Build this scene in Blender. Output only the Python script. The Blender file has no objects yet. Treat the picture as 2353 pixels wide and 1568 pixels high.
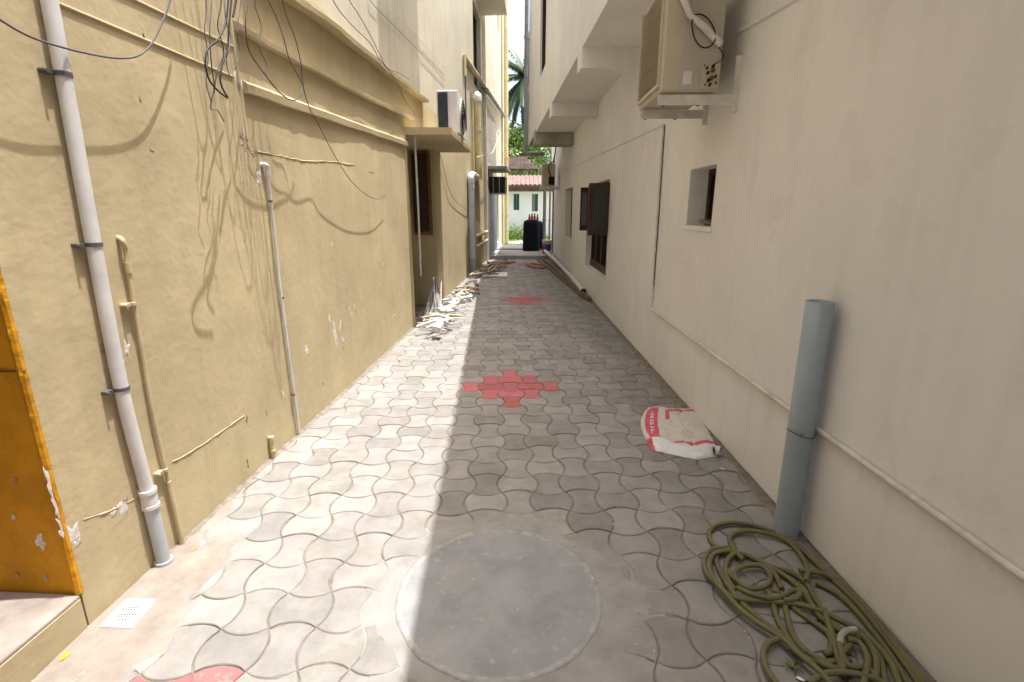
import bpy, math, random
from mathutils import Vector, Matrix, noise
R = math.radians
random.seed(7)
scene = bpy.context.scene

# ------------------------------------------------------------ camera, sky, sun, exposure
PW, PH = 2353.0, 1568.0
FOC, CX, CY, HZ, EYE = 1159.0, 1176.5, 784.0, 480.0, 1.5
PITCH = math.atan((CY - HZ) / FOC)
YAW = R(1.60)
cam_d = bpy.data.cameras.new('camera'); cam = bpy.data.objects.new('camera', cam_d)
scene.collection.objects.link(cam); scene.camera = cam
cam_d.sensor_width = 36; cam_d.lens = 36 * FOC / PW
cam_d.clip_start = 0.02; cam_d.clip_end = 2000
cam.location = (0, 0, EYE)
cam.rotation_euler = (R(90) - PITCH, 0, YAW)

SUN = Vector((1.0, 0.12, 5.0)).normalized()
world = bpy.data.worlds.new('World'); scene.world = world; world.use_nodes = True
wn = world.node_tree; bg = wn.nodes['Background']
sky = wn.nodes.new('ShaderNodeTexSky'); sky.sky_type = 'NISHITA'; sky.sun_disc = False
sky.sun_elevation = math.asin(SUN.z); sky.sun_rotation = math.atan2(SUN.x, SUN.y)
sky.air_density = 1.0; sky.dust_density = 5.0; sky.ozone_density = 1.0
hsv = wn.nodes.new('ShaderNodeHueSaturation'); hsv.inputs['Saturation'].default_value = .9   # thin bright cloud veils the blue
wn.links.new(sky.outputs[0], hsv.inputs['Color']); wn.links.new(hsv.outputs[0], bg.inputs[0]); bg.inputs[1].default_value = 0.15
sd = bpy.data.lights.new('sun', 'SUN'); sd.energy = 2.0; sd.angle = R(0.40); sd.color = (1.0, 0.975, 0.93)
so = bpy.data.objects.new('sun', sd); scene.collection.objects.link(so)
so.rotation_euler = SUN.to_track_quat('Z', 'Y').to_euler(); so.location = (3, 0, 20)
scene.view_settings.view_transform = 'Standard'; scene.view_settings.look = 'None'
scene.view_settings.exposure = 1.93; scene.view_settings.gamma = 1.0
scene.cycles.max_bounces = 10; scene.cycles.diffuse_bounces = 6

# ------------------------------------------------------------ helpers: measuring
def ray(px, py):
    x = (px - CX) / FOC; y = -(py - CY) / FOC
    c, s = math.cos(PITCH), math.sin(PITCH)
    d = Vector((x, c + y * s, -s + y * c))
    cy, sy = math.cos(YAW), math.sin(YAW)
    return Vector((cy * d.x - sy * d.y, sy * d.x + cy * d.y, d.z))
def gp(px, py, z=0.0):
    d = ray(px, py); t = (z - EYE) / d.z
    return Vector((t * d.x, t * d.y, z))
def yp(px, py, Y):
    d = ray(px, py); t = Y / d.y
    return Vector((t * d.x, Y, EYE + t * d.z))
class Frame:
    """a vertical wall plane: u along it, z up, n out into the alley"""
    def __init__(s, P, Q, side):
        s.P = Vector((P[0], P[1], 0)); s.D = (Vector((Q[0], Q[1], 0)) - s.P).normalized()
        s.N = Vector((-s.D.y, s.D.x, 0)) * side
    def pt(s, u, z, n=0.0):
        return s.P + s.D * u + s.N * n + Vector((0, 0, z))
    def hit(s, px, py, n=0.0):
        d = ray(px, py); a = s.P + s.N * n
        t = a.dot(s.N) / Vector((d.x, d.y, 0)).dot(s.N)
        h = Vector((d.x * t, d.y * t, 0))
        return (h - s.P).dot(s.D), EYE + t * d.z
    def p3(s, px, py, n=0.0):
        u, z = s.hit(px, py, n); return s.pt(u, z, n)
    def uY(s, Y):
        return (Y - s.P.y) / s.D.y
LF = Frame((-1.612, 1.5), (-1.315, 11.8), -1)
RF = Frame((1.345, 1.35), (0.857, 16.53), 1)
FF = Frame((0.634, 4.6), (0.186, 11.76), 1)     # wall of the upper storey that juts over the alley

# ------------------------------------------------------------ helpers: meshes
class MB:
    def __init__(s): s.v = []; s.f = []; s.sm = []; s.mi = []
    def add(s, vs, fs, smooth=False, mi=0):
        o = len(s.v); s.v += [tuple(v) for v in vs]
        for f in fs:
            s.f.append(tuple(i + o for i in f)); s.sm.append(smooth); s.mi.append(mi)
    def hexa(s, c8, mi=0):
        """8 corners: bottom loop 0-3, top loop 4-7"""
        s.add(c8, [(3, 2, 1, 0), (4, 5, 6, 7), (0, 1, 5, 4), (1, 2, 6, 5), (2, 3, 7, 6), (3, 0, 4, 7)], False, mi)
    def box(s, a, b, mi=0):
        x0, y0, z0 = a; x1, y1, z1 = b
        s.hexa([(x0, y0, z0), (x1, y0, z0), (x1, y1, z0), (x0, y1, z0), (x0, y0, z1), (x1, y0, z1), (x1, y1, z1), (x0, y1, z1)], mi)
    def fbox(s, F, u0, u1, z0, z1, n0, n1, mi=0):
        p = F.pt
        s.hexa([p(u0, z0, n0), p(u1, z0, n0), p(u1, z0, n1), p(u0, z0, n1), p(u0, z1, n0), p(u1, z1, n0), p(u1, z1, n1), p(u0, z1, n1)], mi)
    def obox(s, c, X, Y, Z, mi=0):
        c = Vector(c); X, Y, Z = Vector(X) / 2, Vector(Y) / 2, Vector(Z) / 2
        s.hexa([c - X - Y - Z, c + X - Y - Z, c + X + Y - Z, c - X + Y - Z, c - X - Y + Z, c + X - Y + Z, c + X + Y + Z, c - X + Y + Z], mi)
    def rings(s, rs, close=True, caps=True, smooth=True, mi=0):
        n = len(rs[0]); vs = [v for r in rs for v in r]; fs = []
        for i in range(len(rs) - 1):
            for j in range(n if close else n - 1):
                k = (j + 1) % n
                fs.append((i * n + j, i * n + k, (i + 1) * n + k, (i + 1) * n + j))
        s.add(vs, fs, smooth, mi)
        if caps and close:
            s.add(rs[0], [tuple(range(n - 1, -1, -1))], False, mi); s.add(rs[-1], [tuple(range(n))], False, mi)
    def tube(s, pts, r, seg=10, caps=True, mi=0):
        pts = [Vector(p) for p in pts]; n = len(pts)
        rr = r if isinstance(r, (list, tuple)) else [r] * n
        ts = []
        for i in range(n):
            t = pts[min(i + 1, n - 1)] - pts[max(i - 1, 0)]
            ts.append(t.normalized() if t.length > 1e-9 else Vector((0, 0, 1)))
        a = Vector((0, 0, 1)) if abs(ts[0].z) < .9 else Vector((1, 0, 0))
        nrm = (a - ts[0] * a.dot(ts[0])).normalized(); rs = []
        for i in range(n):
            nrm = (nrm - ts[i] * nrm.dot(ts[i]))
            nrm = nrm.normalized() if nrm.length > 1e-6 else ts[i].orthogonal().normalized()
            b = ts[i].cross(nrm)
            rs.append([pts[i] + (nrm * math.cos(2 * math.pi * k / seg) + b * math.sin(2 * math.pi * k / seg)) * rr[i] for k in range(seg)])
        s.rings(rs, True, caps, True, mi)
    def lathe(s, c, prof, seg=24, sx=1, sy=1, mi=0, smooth=True, caps=True):
        c = Vector(c)
        rs = [[c + Vector((r * sx * math.cos(2 * math.pi * k / seg), r * sy * math.sin(2 * math.pi * k / seg), z)) for k in range(seg)] for r, z in prof]
        s.rings(rs, True, caps, smooth, mi)
    def build(s, name, mat, parent=None, bevel=0.0, **props):
        me = bpy.data.meshes.new(name); me.from_pydata(s.v, [], s.f); me.update()
        me.polygons.foreach_set('use_smooth', s.sm); me.polygons.foreach_set('material_index', s.mi)
        for m in (mat if isinstance(mat, (list, tuple)) else [mat]): me.materials.append(m)
        o = bpy.data.objects.new(name, me); scene.collection.objects.link(o)
        if parent is not None:
            o.parent = parent
            if parent.type == 'EMPTY' or True:
                o.matrix_parent_inverse = parent.matrix_basis.inverted()
        if bevel > 0:
            b = o.modifiers.new('bevel', 'BEVEL'); b.width = bevel; b.segments = 2; b.limit_method = 'ANGLE'; b.angle_limit = R(35)
        for k, v in props.items(): o[k] = v
        return o
def catmull(pts, sub=6):
    pts = [Vector(p) for p in pts]
    if len(pts) < 3: return pts
    P = [pts[0] * 2 - pts[1]] + pts + [pts[-1] * 2 - pts[-2]]; out = []
    for i in range(1, len(P) - 2):
        a, b, c, d = P[i - 1:i + 3]
        for k in range(sub):
            t = k / sub
            out.append(0.5 * ((2 * b) + (c - a) * t + (2 * a - 5 * b + 4 * c - d) * t * t + (-a + 3 * b - 3 * c + d) * t ** 3))
    out.append(pts[-1]); return out
def thing(name, label, cat, loc=(0, 0, 0), group=None):
    o = bpy.data.objects.new(name, None); scene.collection.objects.link(o)
    o.location = loc; o.empty_display_size = .1
    o['label'] = label; o['category'] = cat
    if group: o['group'] = group
    return o
def mono(mb, name, mat, label, cat, group=None, bevel=0.0):
    o = mb.build(name, mat, None, bevel); o['label'] = label; o['category'] = cat
    if group: o['group'] = group
    return o
def vnoise(p, sc, seed=0.0):
    return noise.noise(Vector(p) * sc + Vector((seed, seed * 1.7, -seed)))

# ------------------------------------------------------------ materials
def mat(name, col, rough=.85, var=.12, vscale=3.0, bump=0.0, bscale=30.0, metal=0.0, col2=None, spec=.3, streak=0.0, island=0.0, bump2=0.0, b2scale=6.0, spots=None):
    m = bpy.data.materials.new(name); m.use_nodes = True
    nt = m.node_tree; N = nt.nodes; L = nt.links
    b = N['Principled BSDF']; b.inputs['Roughness'].default_value = rough
    b.inputs['Metallic'].default_value = metal; b.inputs['Specular IOR Level'].default_value = spec
    tc = N.new('ShaderNodeTexCoord')
    n1 = N.new('ShaderNodeTexNoise'); n1.inputs['Scale'].default_value = vscale; n1.inputs['Detail'].default_value = 8; n1.inputs['Roughness'].default_value = .65
    L.new(tc.outputs['Object'], n1.inputs['Vector'])
    mx = N.new('ShaderNodeMix'); mx.data_type = 'RGBA'
    c2 = col2 or tuple(c * (1 - 2 * var) for c in col)
    c1 = col if col2 else tuple(min(1, c * (1 + var)) for c in col)
    mx.inputs[6].default_value = (*c1, 1); mx.inputs[7].default_value = (*c2, 1)
    rp = N.new('ShaderNodeMapRange'); rp.inputs[1].default_value = .32; rp.inputs[2].default_value = .68
    L.new(n1.outputs[0], rp.inputs[0]); L.new(rp.outputs[0], mx.inputs[0])
    out = mx.outputs[2]
    def mul(out, fac_socket, amount, dark=True, color=(0, 0, 0)):
        q = N.new('ShaderNodeMix'); q.data_type = 'RGBA'; q.blend_type = 'MIX'
        mm = N.new('ShaderNodeMath'); mm.operation = 'MULTIPLY'; mm.inputs[1].default_value = amount
        L.new(fac_socket, mm.inputs[0]); L.new(mm.outputs[0], q.inputs[0])
        L.new(out, q.inputs[6]); q.inputs[7].default_value = (*color, 1)
        return q.outputs[2]
    if streak > 0:
        mp = N.new('ShaderNodeMapping'); mp.inputs['Scale'].default_value = (5, 5, .35); L.new(tc.outputs['Object'], mp.inputs[0])
        n3 = N.new('ShaderNodeTexNoise'); n3.inputs['Scale'].default_value = 2.0; n3.inputs['Detail'].default_value = 6; L.new(mp.outputs[0], n3.inputs[0])
        r3 = N.new('ShaderNodeMapRange'); r3.inputs[1].default_value = .5; r3.inputs[2].default_value = .75; L.new(n3.outputs[0], r3.inputs[0])
        out = mul(out, r3.outputs[0], streak, color=tuple(c * .45 for c in col))
    if spots:
        n4 = N.new('ShaderNodeTexNoise'); n4.inputs['Scale'].default_value = spots[0]; n4.inputs['Detail'].default_value = 5; n4.inputs['Roughness'].default_value = .7
        L.new(tc.outputs['Object'], n4.inputs[0])
        r4 = N.new('ShaderNodeMapRange'); r4.inputs[1].default_value = spots[1]; r4.inputs[2].default_value = spots[1] + .05; L.new(n4.outputs[0], r4.inputs[0])
        out = mul(out, r4.outputs[0], spots[2], color=spots[3])
    if island > 0:
        g = N.new('ShaderNodeNewGeometry'); hs = N.new('ShaderNodeHueSaturation')
        r5 = N.new('ShaderNodeMapRange'); r5.inputs[3].default_value = 1 - island; r5.inputs[4].default_value = 1 + island
        L.new(g.outputs['Random Per Island'], r5.inputs[0]); L.new(r5.outputs[0], hs.inputs['Value'])
        wn_ = N.new('ShaderNodeTexWhiteNoise'); wn_.noise_dimensions = '1D'; L.new(g.outputs['Random Per Island'], wn_.inputs['W'])
        r6 = N.new('ShaderNodeMapRange'); r6.inputs[3].default_value = .490; r6.inputs[4].default_value = .512
        L.new(wn_.outputs['Value'], r6.inputs[0]); L.new(r6.outputs[0], hs.inputs['Hue'])
        L.new(out, hs.inputs['Color']); out = hs.outputs[0]
    L.new(out, b.inputs['Base Color'])
    last = None
    for (bs, sc, det) in ((bump2, b2scale, 3), (bump, bscale, 8)):
        if bs > 0:
            nb = N.new('ShaderNodeTexNoise'); nb.inputs['Scale'].default_value = sc; nb.inputs['Detail'].default_value = det; nb.inputs['Roughness'].default_value = .6
            L.new(tc.outputs['Object'], nb.inputs['Vector'])
            bp = N.new('ShaderNodeBump'); bp.inputs['Strength'].default_value = 1.0; bp.inputs['Distance'].default_value = bs
            L.new(nb.outputs[0], bp.inputs['Height'])
            if last: L.new(last, bp.inputs['Normal'])
            last = bp.outputs[0]
    if last: L.new(last, b.inputs['Normal'])
    return m
M = {}
M['cream'] = mat('cream_plaster', (.51, .425, .262), .9, .09, 1.3, bump=.0019, bscale=30, bump2=.0055, b2scale=4, streak=.16, spots=(7, .64, .32, (.47, .37, .21)))
M['cream_up'] = mat('pale_grey_cream_plaster', (.54, .50, .39), .9, .08, 1.0, bump=.0014, bscale=34, bump2=.006, b2scale=4, streak=.25, spots=(4, .62, .25, (.48, .44, .30)))
M['cream_far'] = mat('pale_cream_plaster', (.70, .64, .53), .9, .07, 1.1, bump=.002, bscale=25, bump2=.01, b2scale=3, streak=.2)
M['greywall'] = mat('grey_weathered_plaster', (.42, .39, .34), .9, .12, 1.6, bump=.002, bscale=25, streak=.35)
M['beige'] = mat('beige_plaster', (.80, .795, .80), .9, .05, .7, bump=.0007, bscale=50, bump2=.004, b2scale=4, streak=.12, col2=(.71, .71, .725), spots=(3.5, .56, .15, (.56, .53, .53)))
M['beige_up'] = mat('pale_beige_plaster', (.76, .745, .72), .9, .05, .9, bump=.0008, bscale=40, bump2=.004, b2scale=4, streak=.15)
M['orange'] = mat('orange_paint', (.60, .285, .010), .75, .16, 4, bump=.004, bscale=30, bump2=.01, b2scale=8, spots=(9, .68, .5, (.3, .25, .2)))
M['chip'] = mat('exposed_white_plaster', (.68, .64, .60), .9, .12, 30, bump=.003, bscale=60)
M['scar'] = mat('rough_cement_scar', (.42, .34, .24), .95, .25, 35, bump=.005, bscale=60)
M['paver'] = mat('grey_concrete_paver', (.285, .272, .256), .9, .10, 7, bump=.002, bscale=90, island=.15, col2=(.205, .195, .185), spots=(2.6, .56, .5, (.20, .185, .155)))
M['paver_red'] = mat('red_concrete_paver', (.42, .105, .125), .9, .12, 12, bump=.002, bscale=90, island=.16, col2=(.33, .13, .14), spots=(8, .57, .35, (.36, .30, .27)))
M['sand'] = mat('joint_sand', (.22, .19, .155), .95, .2, 20, bump=.003, bscale=90)
M['mortar'] = mat('spilt_mortar', (.285, .275, .262), .92, .12, 6, bump=.003, bscale=35)
M['dirt_mortar'] = mat('earthy_mortar', (.27, .235, .205), .95, .15, 6, bump=.003, bscale=35)
M['cement'] = mat('smooth_grey_cement', (.295, .298, .302), .92, .10, 5, bump=.0025, bscale=30, bump2=.004, b2scale=7, col2=(.215, .218, .222), spots=(22, .60, .5, (.37, .37, .36)))
M['rim'] = mat('worn_cement_rim', (.315, .315, .31), .9, .15, 20, bump=.002, bscale=50)
M['conc'] = mat('old_concrete', (.33, .32, .30), .9, .15, 4, bump=.003, bscale=30, streak=.2)
M['stoop'] = mat('stoop_concrete', (.31, .265, .24), .9, .15, 6, bump=.003, bscale=30)
M['pvc'] = mat('white_pvc', (.64, .635, .64), .45, .08, 6, spec=.4, streak=.15)
M['pvc_grey'] = mat('grey_pvc', (.46, .50, .53), .4, .06, 4, spec=.4, streak=.12)
M['pvc_blue'] = mat('blue_grey_pvc', (.31, .385, .43), .35, .06, 4, spec=.45, streak=.12)
M['pvc_cream'] = mat('cream_painted_pipe', (.54, .44, .28), .7, .1, 10, bump=.001, bscale=60)
M['pvc_yellow'] = mat('pale_yellow_pipe', (.60, .51, .28), .6, .1, 5, streak=.2)
M['pvc_old'] = mat('dull_grey_pipe', (.30, .31, .32), .6, .12, 5, streak=.3)
M['steel'] = mat('dull_steel', (.33, .32, .31), .45, .15, 20, metal=.6)
M['rust'] = mat('rusty_iron', (.16, .08, .045), .85, .3, 30, bump=.001, bscale=80)
M['black'] = mat('black_cable', (.018, .017, .022), .5, .1, 10)
M['cable_grey'] = mat('grey_cable', (.10, .095, .11), .6, .1, 10)
M['cable_lilac'] = mat('faded_cable', (.17, .16, .21), .6, .1, 10)
M['cable_white'] = mat('white_cable', (.62, .60, .55), .5, .1, 10)
M['ac'] = mat('aged_cream_metal', (.52, .46, .35), .5, .07, 5, spec=.4, streak=.15)
M['ac_side'] = mat('aged_grey_metal', (.46, .42, .37), .5, .07, 5, spec=.4, streak=.2)
M['ac_white'] = mat('white_painted_metal', (.66, .64, .66), .45, .08, 5, spec=.4, streak=.1)
M['slat'] = mat('brown_louvre', (.13, .09, .05), .6, .1, 10)
M['dark'] = mat('dark_interior', (.022, .020, .018), .8, .2, 5)
M['fin'] = mat('dark_blue_fins', (.035, .055, .075), .5, .2, 8, spec=.5)
M['bracket'] = mat('white_painted_bracket', (.68, .655, .63), .6, .12, 10, streak=.15)
M['brown'] = mat('dark_brown_wood', (.045, .022, .013), .55, .25, 12, spec=.4)
M['brown_lt'] = mat('brown_wood', (.20, .11, .045), .7, .2, 8)
M['board'] = mat('old_timber', (.21, .145, .095), .85, .3, 6, bump=.002, bscale=40, col2=(.11, .075, .05))
M['board_red'] = mat('reddish_timber', (.40, .19, .10), .85, .25, 9, bump=.002, bscale=40)
M['branch'] = mat('dry_branch', (.36, .29, .215), .9, .3, 12, bump=.003, bscale=50, island=.2)
M['greenglass'] = mat('dark_green_glass', (.012, .020, .014), .12, .1, 3, spec=.6)
M['pane'] = mat('lilac_grey_pane', (.14, .13, .17), .25, .1, 3, spec=.6)
M['hose'] = mat('olive_rubber_hose', (.15, .145, .045), .62, .2, 9, spec=.3, col2=(.125, .11, .07), bump=.0004, bscale=200)
M['hose_end'] = mat('bleached_hose', (.36, .34, .29), .7, .1, 20)
M['bag'] = mat('woven_plastic_white', (.62, .60, .55), .65, .08, 14, spec=.3, bump=.001, bscale=220, col2=(.52, .50, .45))
M['bag_white'] = mat('woven_plastic_bright', (.70, .71, .72), .6, .06, 14, bump=.001, bscale=220)
M['bag_red'] = mat('bag_print_red', (.58, .10, .15), .65, .15, 20, bump=.001, bscale=220)
M['bag_ink'] = mat('bag_print_faded', (.42, .36, .30), .7, .15, 20)
M['tank'] = mat('black_plastic', (.007, .009, .016), .6, .1, 4, spec=.15)
M['red'] = mat('red_plastic', (.42, .015, .02), .4, .1, 5, spec=.5)
M['bucket'] = mat('white_plastic', (.62, .61, .56), .45, .1, 5, spec=.4)
M['blue'] = mat('blue_print', (.02, .10, .28), .45, .2, 14)
M['white'] = mat('white_tile', (.72, .73, .75), .3, .05, 10, spec=.5)
M['whitewash'] = mat('whitewashed_wall', (.80, .80, .82), .9, .05, .8, bump=.002, bscale=20, streak=.1)
M['green_paint'] = mat('dark_green_shutter', (.035, .10, .085), .6, .1, 5)
M['grey_paint'] = mat('grey_shutter', (.20, .20, .22), .6, .1, 5)
M['roof_pink'] = mat('faded_roof_tiles', (.19, .125, .11), .85, .2, 3, bump=.01, bscale=12)
M['tile_dark'] = mat('weathered_clay_tiles', (.05, .028, .02), .85, .35, 3, bump=.01, bscale=20, island=.2)
M['grass'] = mat('grass', (.085, .15, .025), .9, .3, 3, col2=(.14, .17, .04))
M['earth'] = mat('dry_earth_and_grass', (.40, .35, .26), .95, .2, .5, col2=(.12, .16, .05))
M['pathm'] = mat('pale_sandy_path', (.55, .48, .38), .95, .1, 2)
M['leaf'] = mat('tree_leaf', (.10, .19, .02), .5, .2, 2, island=.45, spec=.4)
M['leaf2'] = mat('yellow_green_leaf', (.17, .25, .03), .5, .2, 2, island=.4, spec=.4)
M['palm'] = mat('palm_leaflet', (.045, .085, .03), .5, .2, 2, island=.3, spec=.4)
M['palmrib'] = mat('palm_rib', (.20, .22, .07), .6, .2, 2)
M['bark'] = mat('grey_bark', (.16, .13, .10), .95, .3, 8, bump=.01, bscale=20)
M['yellow_leaf'] = mat('fallen_yellow_leaf', (.55, .42, .02), .7, .2, 20)
M['flake'] = mat('white_flake', (.75, .73, .70), .8, .05, 20)
M['corr'] = mat('grey_steel_sheet', (.30, .31, .34), .5, .12, 5, metal=.3, streak=.3)

# ------------------------------------------------------------ the ground
g = MB(); g.add([(-400, -300, -.05), (400, -300, -.05), (400, 600, -.05), (-400, 600, -.05)], [(0, 1, 2, 3)])
g.build('ground', M['earth'], kind='structure')
g = MB(); g.add([(-6, -8, -.008), (6, -8, -.008), (6, 19.5, -.008), (-6, 19.5, -.008)], [(0, 1, 2, 3)])
g.build('sand_bed', M['sand'], kind='structure')
# interlocking bow-tie pavers, laid on a square grid turned 3 degrees
PX, PY = .174, .1795
ax = Vector((math.cos(R(3.1)), math.sin(R(3.1)), 0)); ay = Vector((-math.sin(R(3.1)), math.cos(R(3.1)), 0))
C0 = Vector((-.128, 4.16, 0))
def arc(a, b, sag, seg, inset):
    """points from a towards b bulging to the right-hand side by sag"""
    d = b - a; nr = Vector((d.y, -d.x, 0)).normalized(); out = []
    for k in range(seg):
        t = k / seg
        s = 4 * t * (1 - t); s = s ** .8
        out.append(a + d * t + nr * (sag * s))
    return out
def red(i, j):
    for (ci, cj) in ((0, 0), (2, 24), (4, 56)):
        if abs(i - ci) + abs(j - cj) <= 2: return True
    if j == -16 and i in (-7, -6): return True
    if j in (-17, -18) and -9 <= i <= -5: return True
    return False
SEG = 7; mb = MB(); rb = MB()
manC = Vector((-.10, 1.71, 0)); manR = .405
for i in range(-22, 22):
    for j in range(-38, 68):
        c = C0 + ax * (i * PX) + ay * (j * PY)
        uL = LF.uY(c.y); xl = LF.pt(uL, 0).x; xr = RF.pt(RF.uY(c.y), 0).x
        if c.x < xl - .12 or c.x > xr + .12 or c.y > 15.6: continue
        if c.y > 1.2 and (c.x < xl + .03): pass
        vert = (i + j) % 2 == 0       # sides concave, ends convex
        h = [c + ax * (sx * PX / 2) + ay * (sy * PY / 2) for sx, sy in ((-1, -1), (1, -1), (1, 1), (-1, 1))]
        sg = .16 * PX
        loop = []
        for k in range(4):
            horiz = k % 2 == 0      # bottom / top edges
            s_ = sg if (horiz == vert) else -sg
            loop += arc(h[k], h[(k + 1) % 4], s_, SEG, 0)
        jit = random.uniform(-.0035, .0012); tx, ty = random.uniform(-.012, .012), random.uniform(-.012, .012)
        def ins(p, d):
            v = p - c; return c + v * (1 - d / max(.03, v.length))
        def Z(p, dz): return Vector((p.x, p.y, dz + jit + (p.x - c.x) * tx + (p.y - c.y) * ty))
        wr = [.0012 + .0016 * abs(vnoise((p.x, p.y, 3), 30)) + (.006 if vnoise((p.x, p.y, 8), 14) > .42 else 0) for p in loop]
        rings = [[Z(ins(p, .0022), -.012) for p in loop], [Z(ins(p, .0026 + w * .4), -.0048 - w * .3) for p, w in zip(loop, wr)], [Z(ins(p, .0045 + w), -.0014) for p, w in zip(loop, wr)], [Z(ins(p, .0095 + w * 1.3), 0) for p, w in zip(loop, wr)]]
        n = len(loop); tgt = rb if red(i, j) else mb
        vs = [v for r_ in rings for v in r_] + [Z(c, .0)]
        fs = []
        for q in range(3):
            for k in range(n): fs.append((q * n + k, q * n + (k + 1) % n, (q + 1) * n + (k + 1) % n, (q + 1) * n + k))
        for k in range(n): fs.append((3 * n + k, 3 * n + (k + 1) % n, 4 * n))
        tgt.add(vs, fs)
pv = MB(); pv.v = mb.v[:]; pv.f = mb.f[:]; pv.sm = mb.sm[:]; pv.mi = [0] * len(mb.f)
pv.add(rb.v, rb.f, False, 1)
pv.build('paving', [M['paver'], M['paver_red']], kind='structure')

def blob(name, c, rad, mats, seed, hi=.006, lo=-.004, seg=96, amp=.18, kind='structure', ell=(1, 1), rot=0, fr=2.2):
    """a thin irregular skin of mortar that feathers below the paver tops"""
    b = MB(); rs = []
    for q, t in enumerate((1.0, .9, .8, .65, .4, .15)):
        r_ = []
        for k in range(seg):
            a = 2 * math.pi * k / seg
            d = Vector((math.cos(a), math.sin(a), 0))
            rr = rad * (1 + amp * vnoise(d, fr, seed) * 1.6 + amp * .2 * vnoise(d, fr * 3.3, seed + 4))
            p = Vector((d.x * rr * t * ell[0], d.y * rr * t * ell[1], 0))
            p = Matrix.Rotation(rot, 3, 'Z') @ p
            z = lo + (hi - lo) * min(1, (1 - t) / .3) + .0012 * vnoise(p, 25, seed)
            r_.append(Vector((c[0] + p.x, c[1] + p.y, z)))
        rs.append(r_)
    b.rings(rs, True, False); b.add(rs[-1], [tuple(range(seg))], True)
    return b.build(name, mats, kind=kind) if kind else b
blob('mortar_apron', (manC.x + .03, manC.y - .02), .585, M['mortar'], 3.1, hi=.0042, lo=-.006, amp=.10)
blob('mortar_patch', (-1.50, 1.66), .38, M['dirt_mortar'], 8.3, hi=.005, lo=-.005, amp=.2, ell=(.62, 1.3))
for k, (x, y, r_) in enumerate(((-1.56, 2.2, .1), (-1.40, 1.25, .15))):
    blob('mortar_patch', (x, y), r_, M['dirt_mortar'], 20 + k, hi=.003, lo=-.006, ell=(.6, 1.6))
# soil and cement fillet along the foot of both walls
for F, us, nm in ((LF, (.35, 4.95), 1), (RF, (-3, 15), 2)):
    b = MB(); rs = []; n = 160
    for k in range(n):
        u = us[0] + (us[1] - us[0]) * k / (n - 1)
        w = (.030 if nm == 1 else .055) + .016 * vnoise((u, nm, 0), 2.2) + .010 * vnoise((u, nm, 3), 9)
        h_ = .012 + .006 * vnoise((u, 5, nm), 6)
        rs.append([F.pt(u, -.01, -.004), F.pt(u, h_, -.004), F.pt(u, h_ * .45, w * .5), F.pt(u, -.004, w * 1.3)])
    b.rings(rs, False, False); b.build('dirt_fillet', M['sand'], kind='structure')

# ------------------------------------------------------------ manhole cover and floor drain
b = MB(); prof = []
seg = 96; rs = []
for (r_, z) in ((manR + .008, -.006), (manR + .004, .0065), (manR - .006, .0080), (manR - .014, .0070), (manR - .020, .0060)):
    rs.append([Vector((manC.x + r_ * math.cos(a) * (1 + .018 * vnoise((math.cos(a), math.sin(a), 0), 3) + .008 * vnoise((math.cos(a), math.sin(a), r_ * 9), 14)), manC.y + r_ * math.sin(a) * (1 + .018 * vnoise((math.cos(a), math.sin(a), 0), 3) + .008 * vnoise((math.cos(a), math.sin(a), r_ * 9), 14)), z + .0012 * vnoise((math.cos(a) * 3, math.sin(a) * 3, r_), 3))) for a in [2 * math.pi * k / seg for k in range(seg)]])
t = thing('manhole_cover', 'round smooth grey cement manhole cover set in the paving in the foreground', 'manhole cover', (manC.x, manC.y, 0))
b.rings(rs, True, False); b.build('rim', M['rim'], t)
b = MB(); rs2 = [rs[-1]]
for q in (.8, .6, .4, .2, .04):
    rs2.append([Vector((manC.x + (p.x - manC.x) * q, manC.y + (p.y - manC.y) * q, .0058 + .0008 * vnoise((p.x * q * 4, p.y * q * 4, 0), 1))) for p in rs[-1]])
b.rings(rs2, True, False); b.add(rs2[-1], [tuple(range(seg))], True); b.build('lid', M['cement'], t)

q = [gp(*p) for p in ((232, 1445), (300, 1447), (362, 1382), (290, 1380))]
dc = sum(q, Vector()) / 4
t = thing('floor_drain', 'small white square floor drain grating beside the left wall', 'floor drain', dc)
X = ((q[1] - q[0]) + (q[2] - q[3])) / 2; Y = ((q[3] - q[0]) + (q[2] - q[1])) / 2
def DP(s, tt, z): return dc + X * s + Y * tt + Vector((0, 0, z))
b = MB(); b.hexa([DP(-.5, -.5, -.004), DP(.5, -.5, -.004), DP(.5, .5, -.004), DP(-.5, .5, -.004), DP(-.5, -.5, .010), DP(.5, -.5, .010), DP(.5, .5, .010), DP(-.5, .5, .010)])
b.build('plate', M['white'], t, bevel=.002)
b = MB()
for iy in range(-3, 4):
    for ix in range(-3, 4):
        if ix * ix + iy * iy > 11: continue
        s0, t0 = ix * .088 + (.02 if iy % 2 else -.02), iy * .085
        cs = [(s0 - .034, t0 - .018), (s0 + .020, t0 - .028), (s0 + .034, t0 + .018), (s0 - .020, t0 + .028)]
        b.add([DP(s, tt, .0114) for s, tt in cs], [(0, 1, 2, 3)])
b.build('hole', M['dark'], t)['kind'] = 'stuff'
bpy.data.objects['hole'].pop('kind') if False else None

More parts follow.
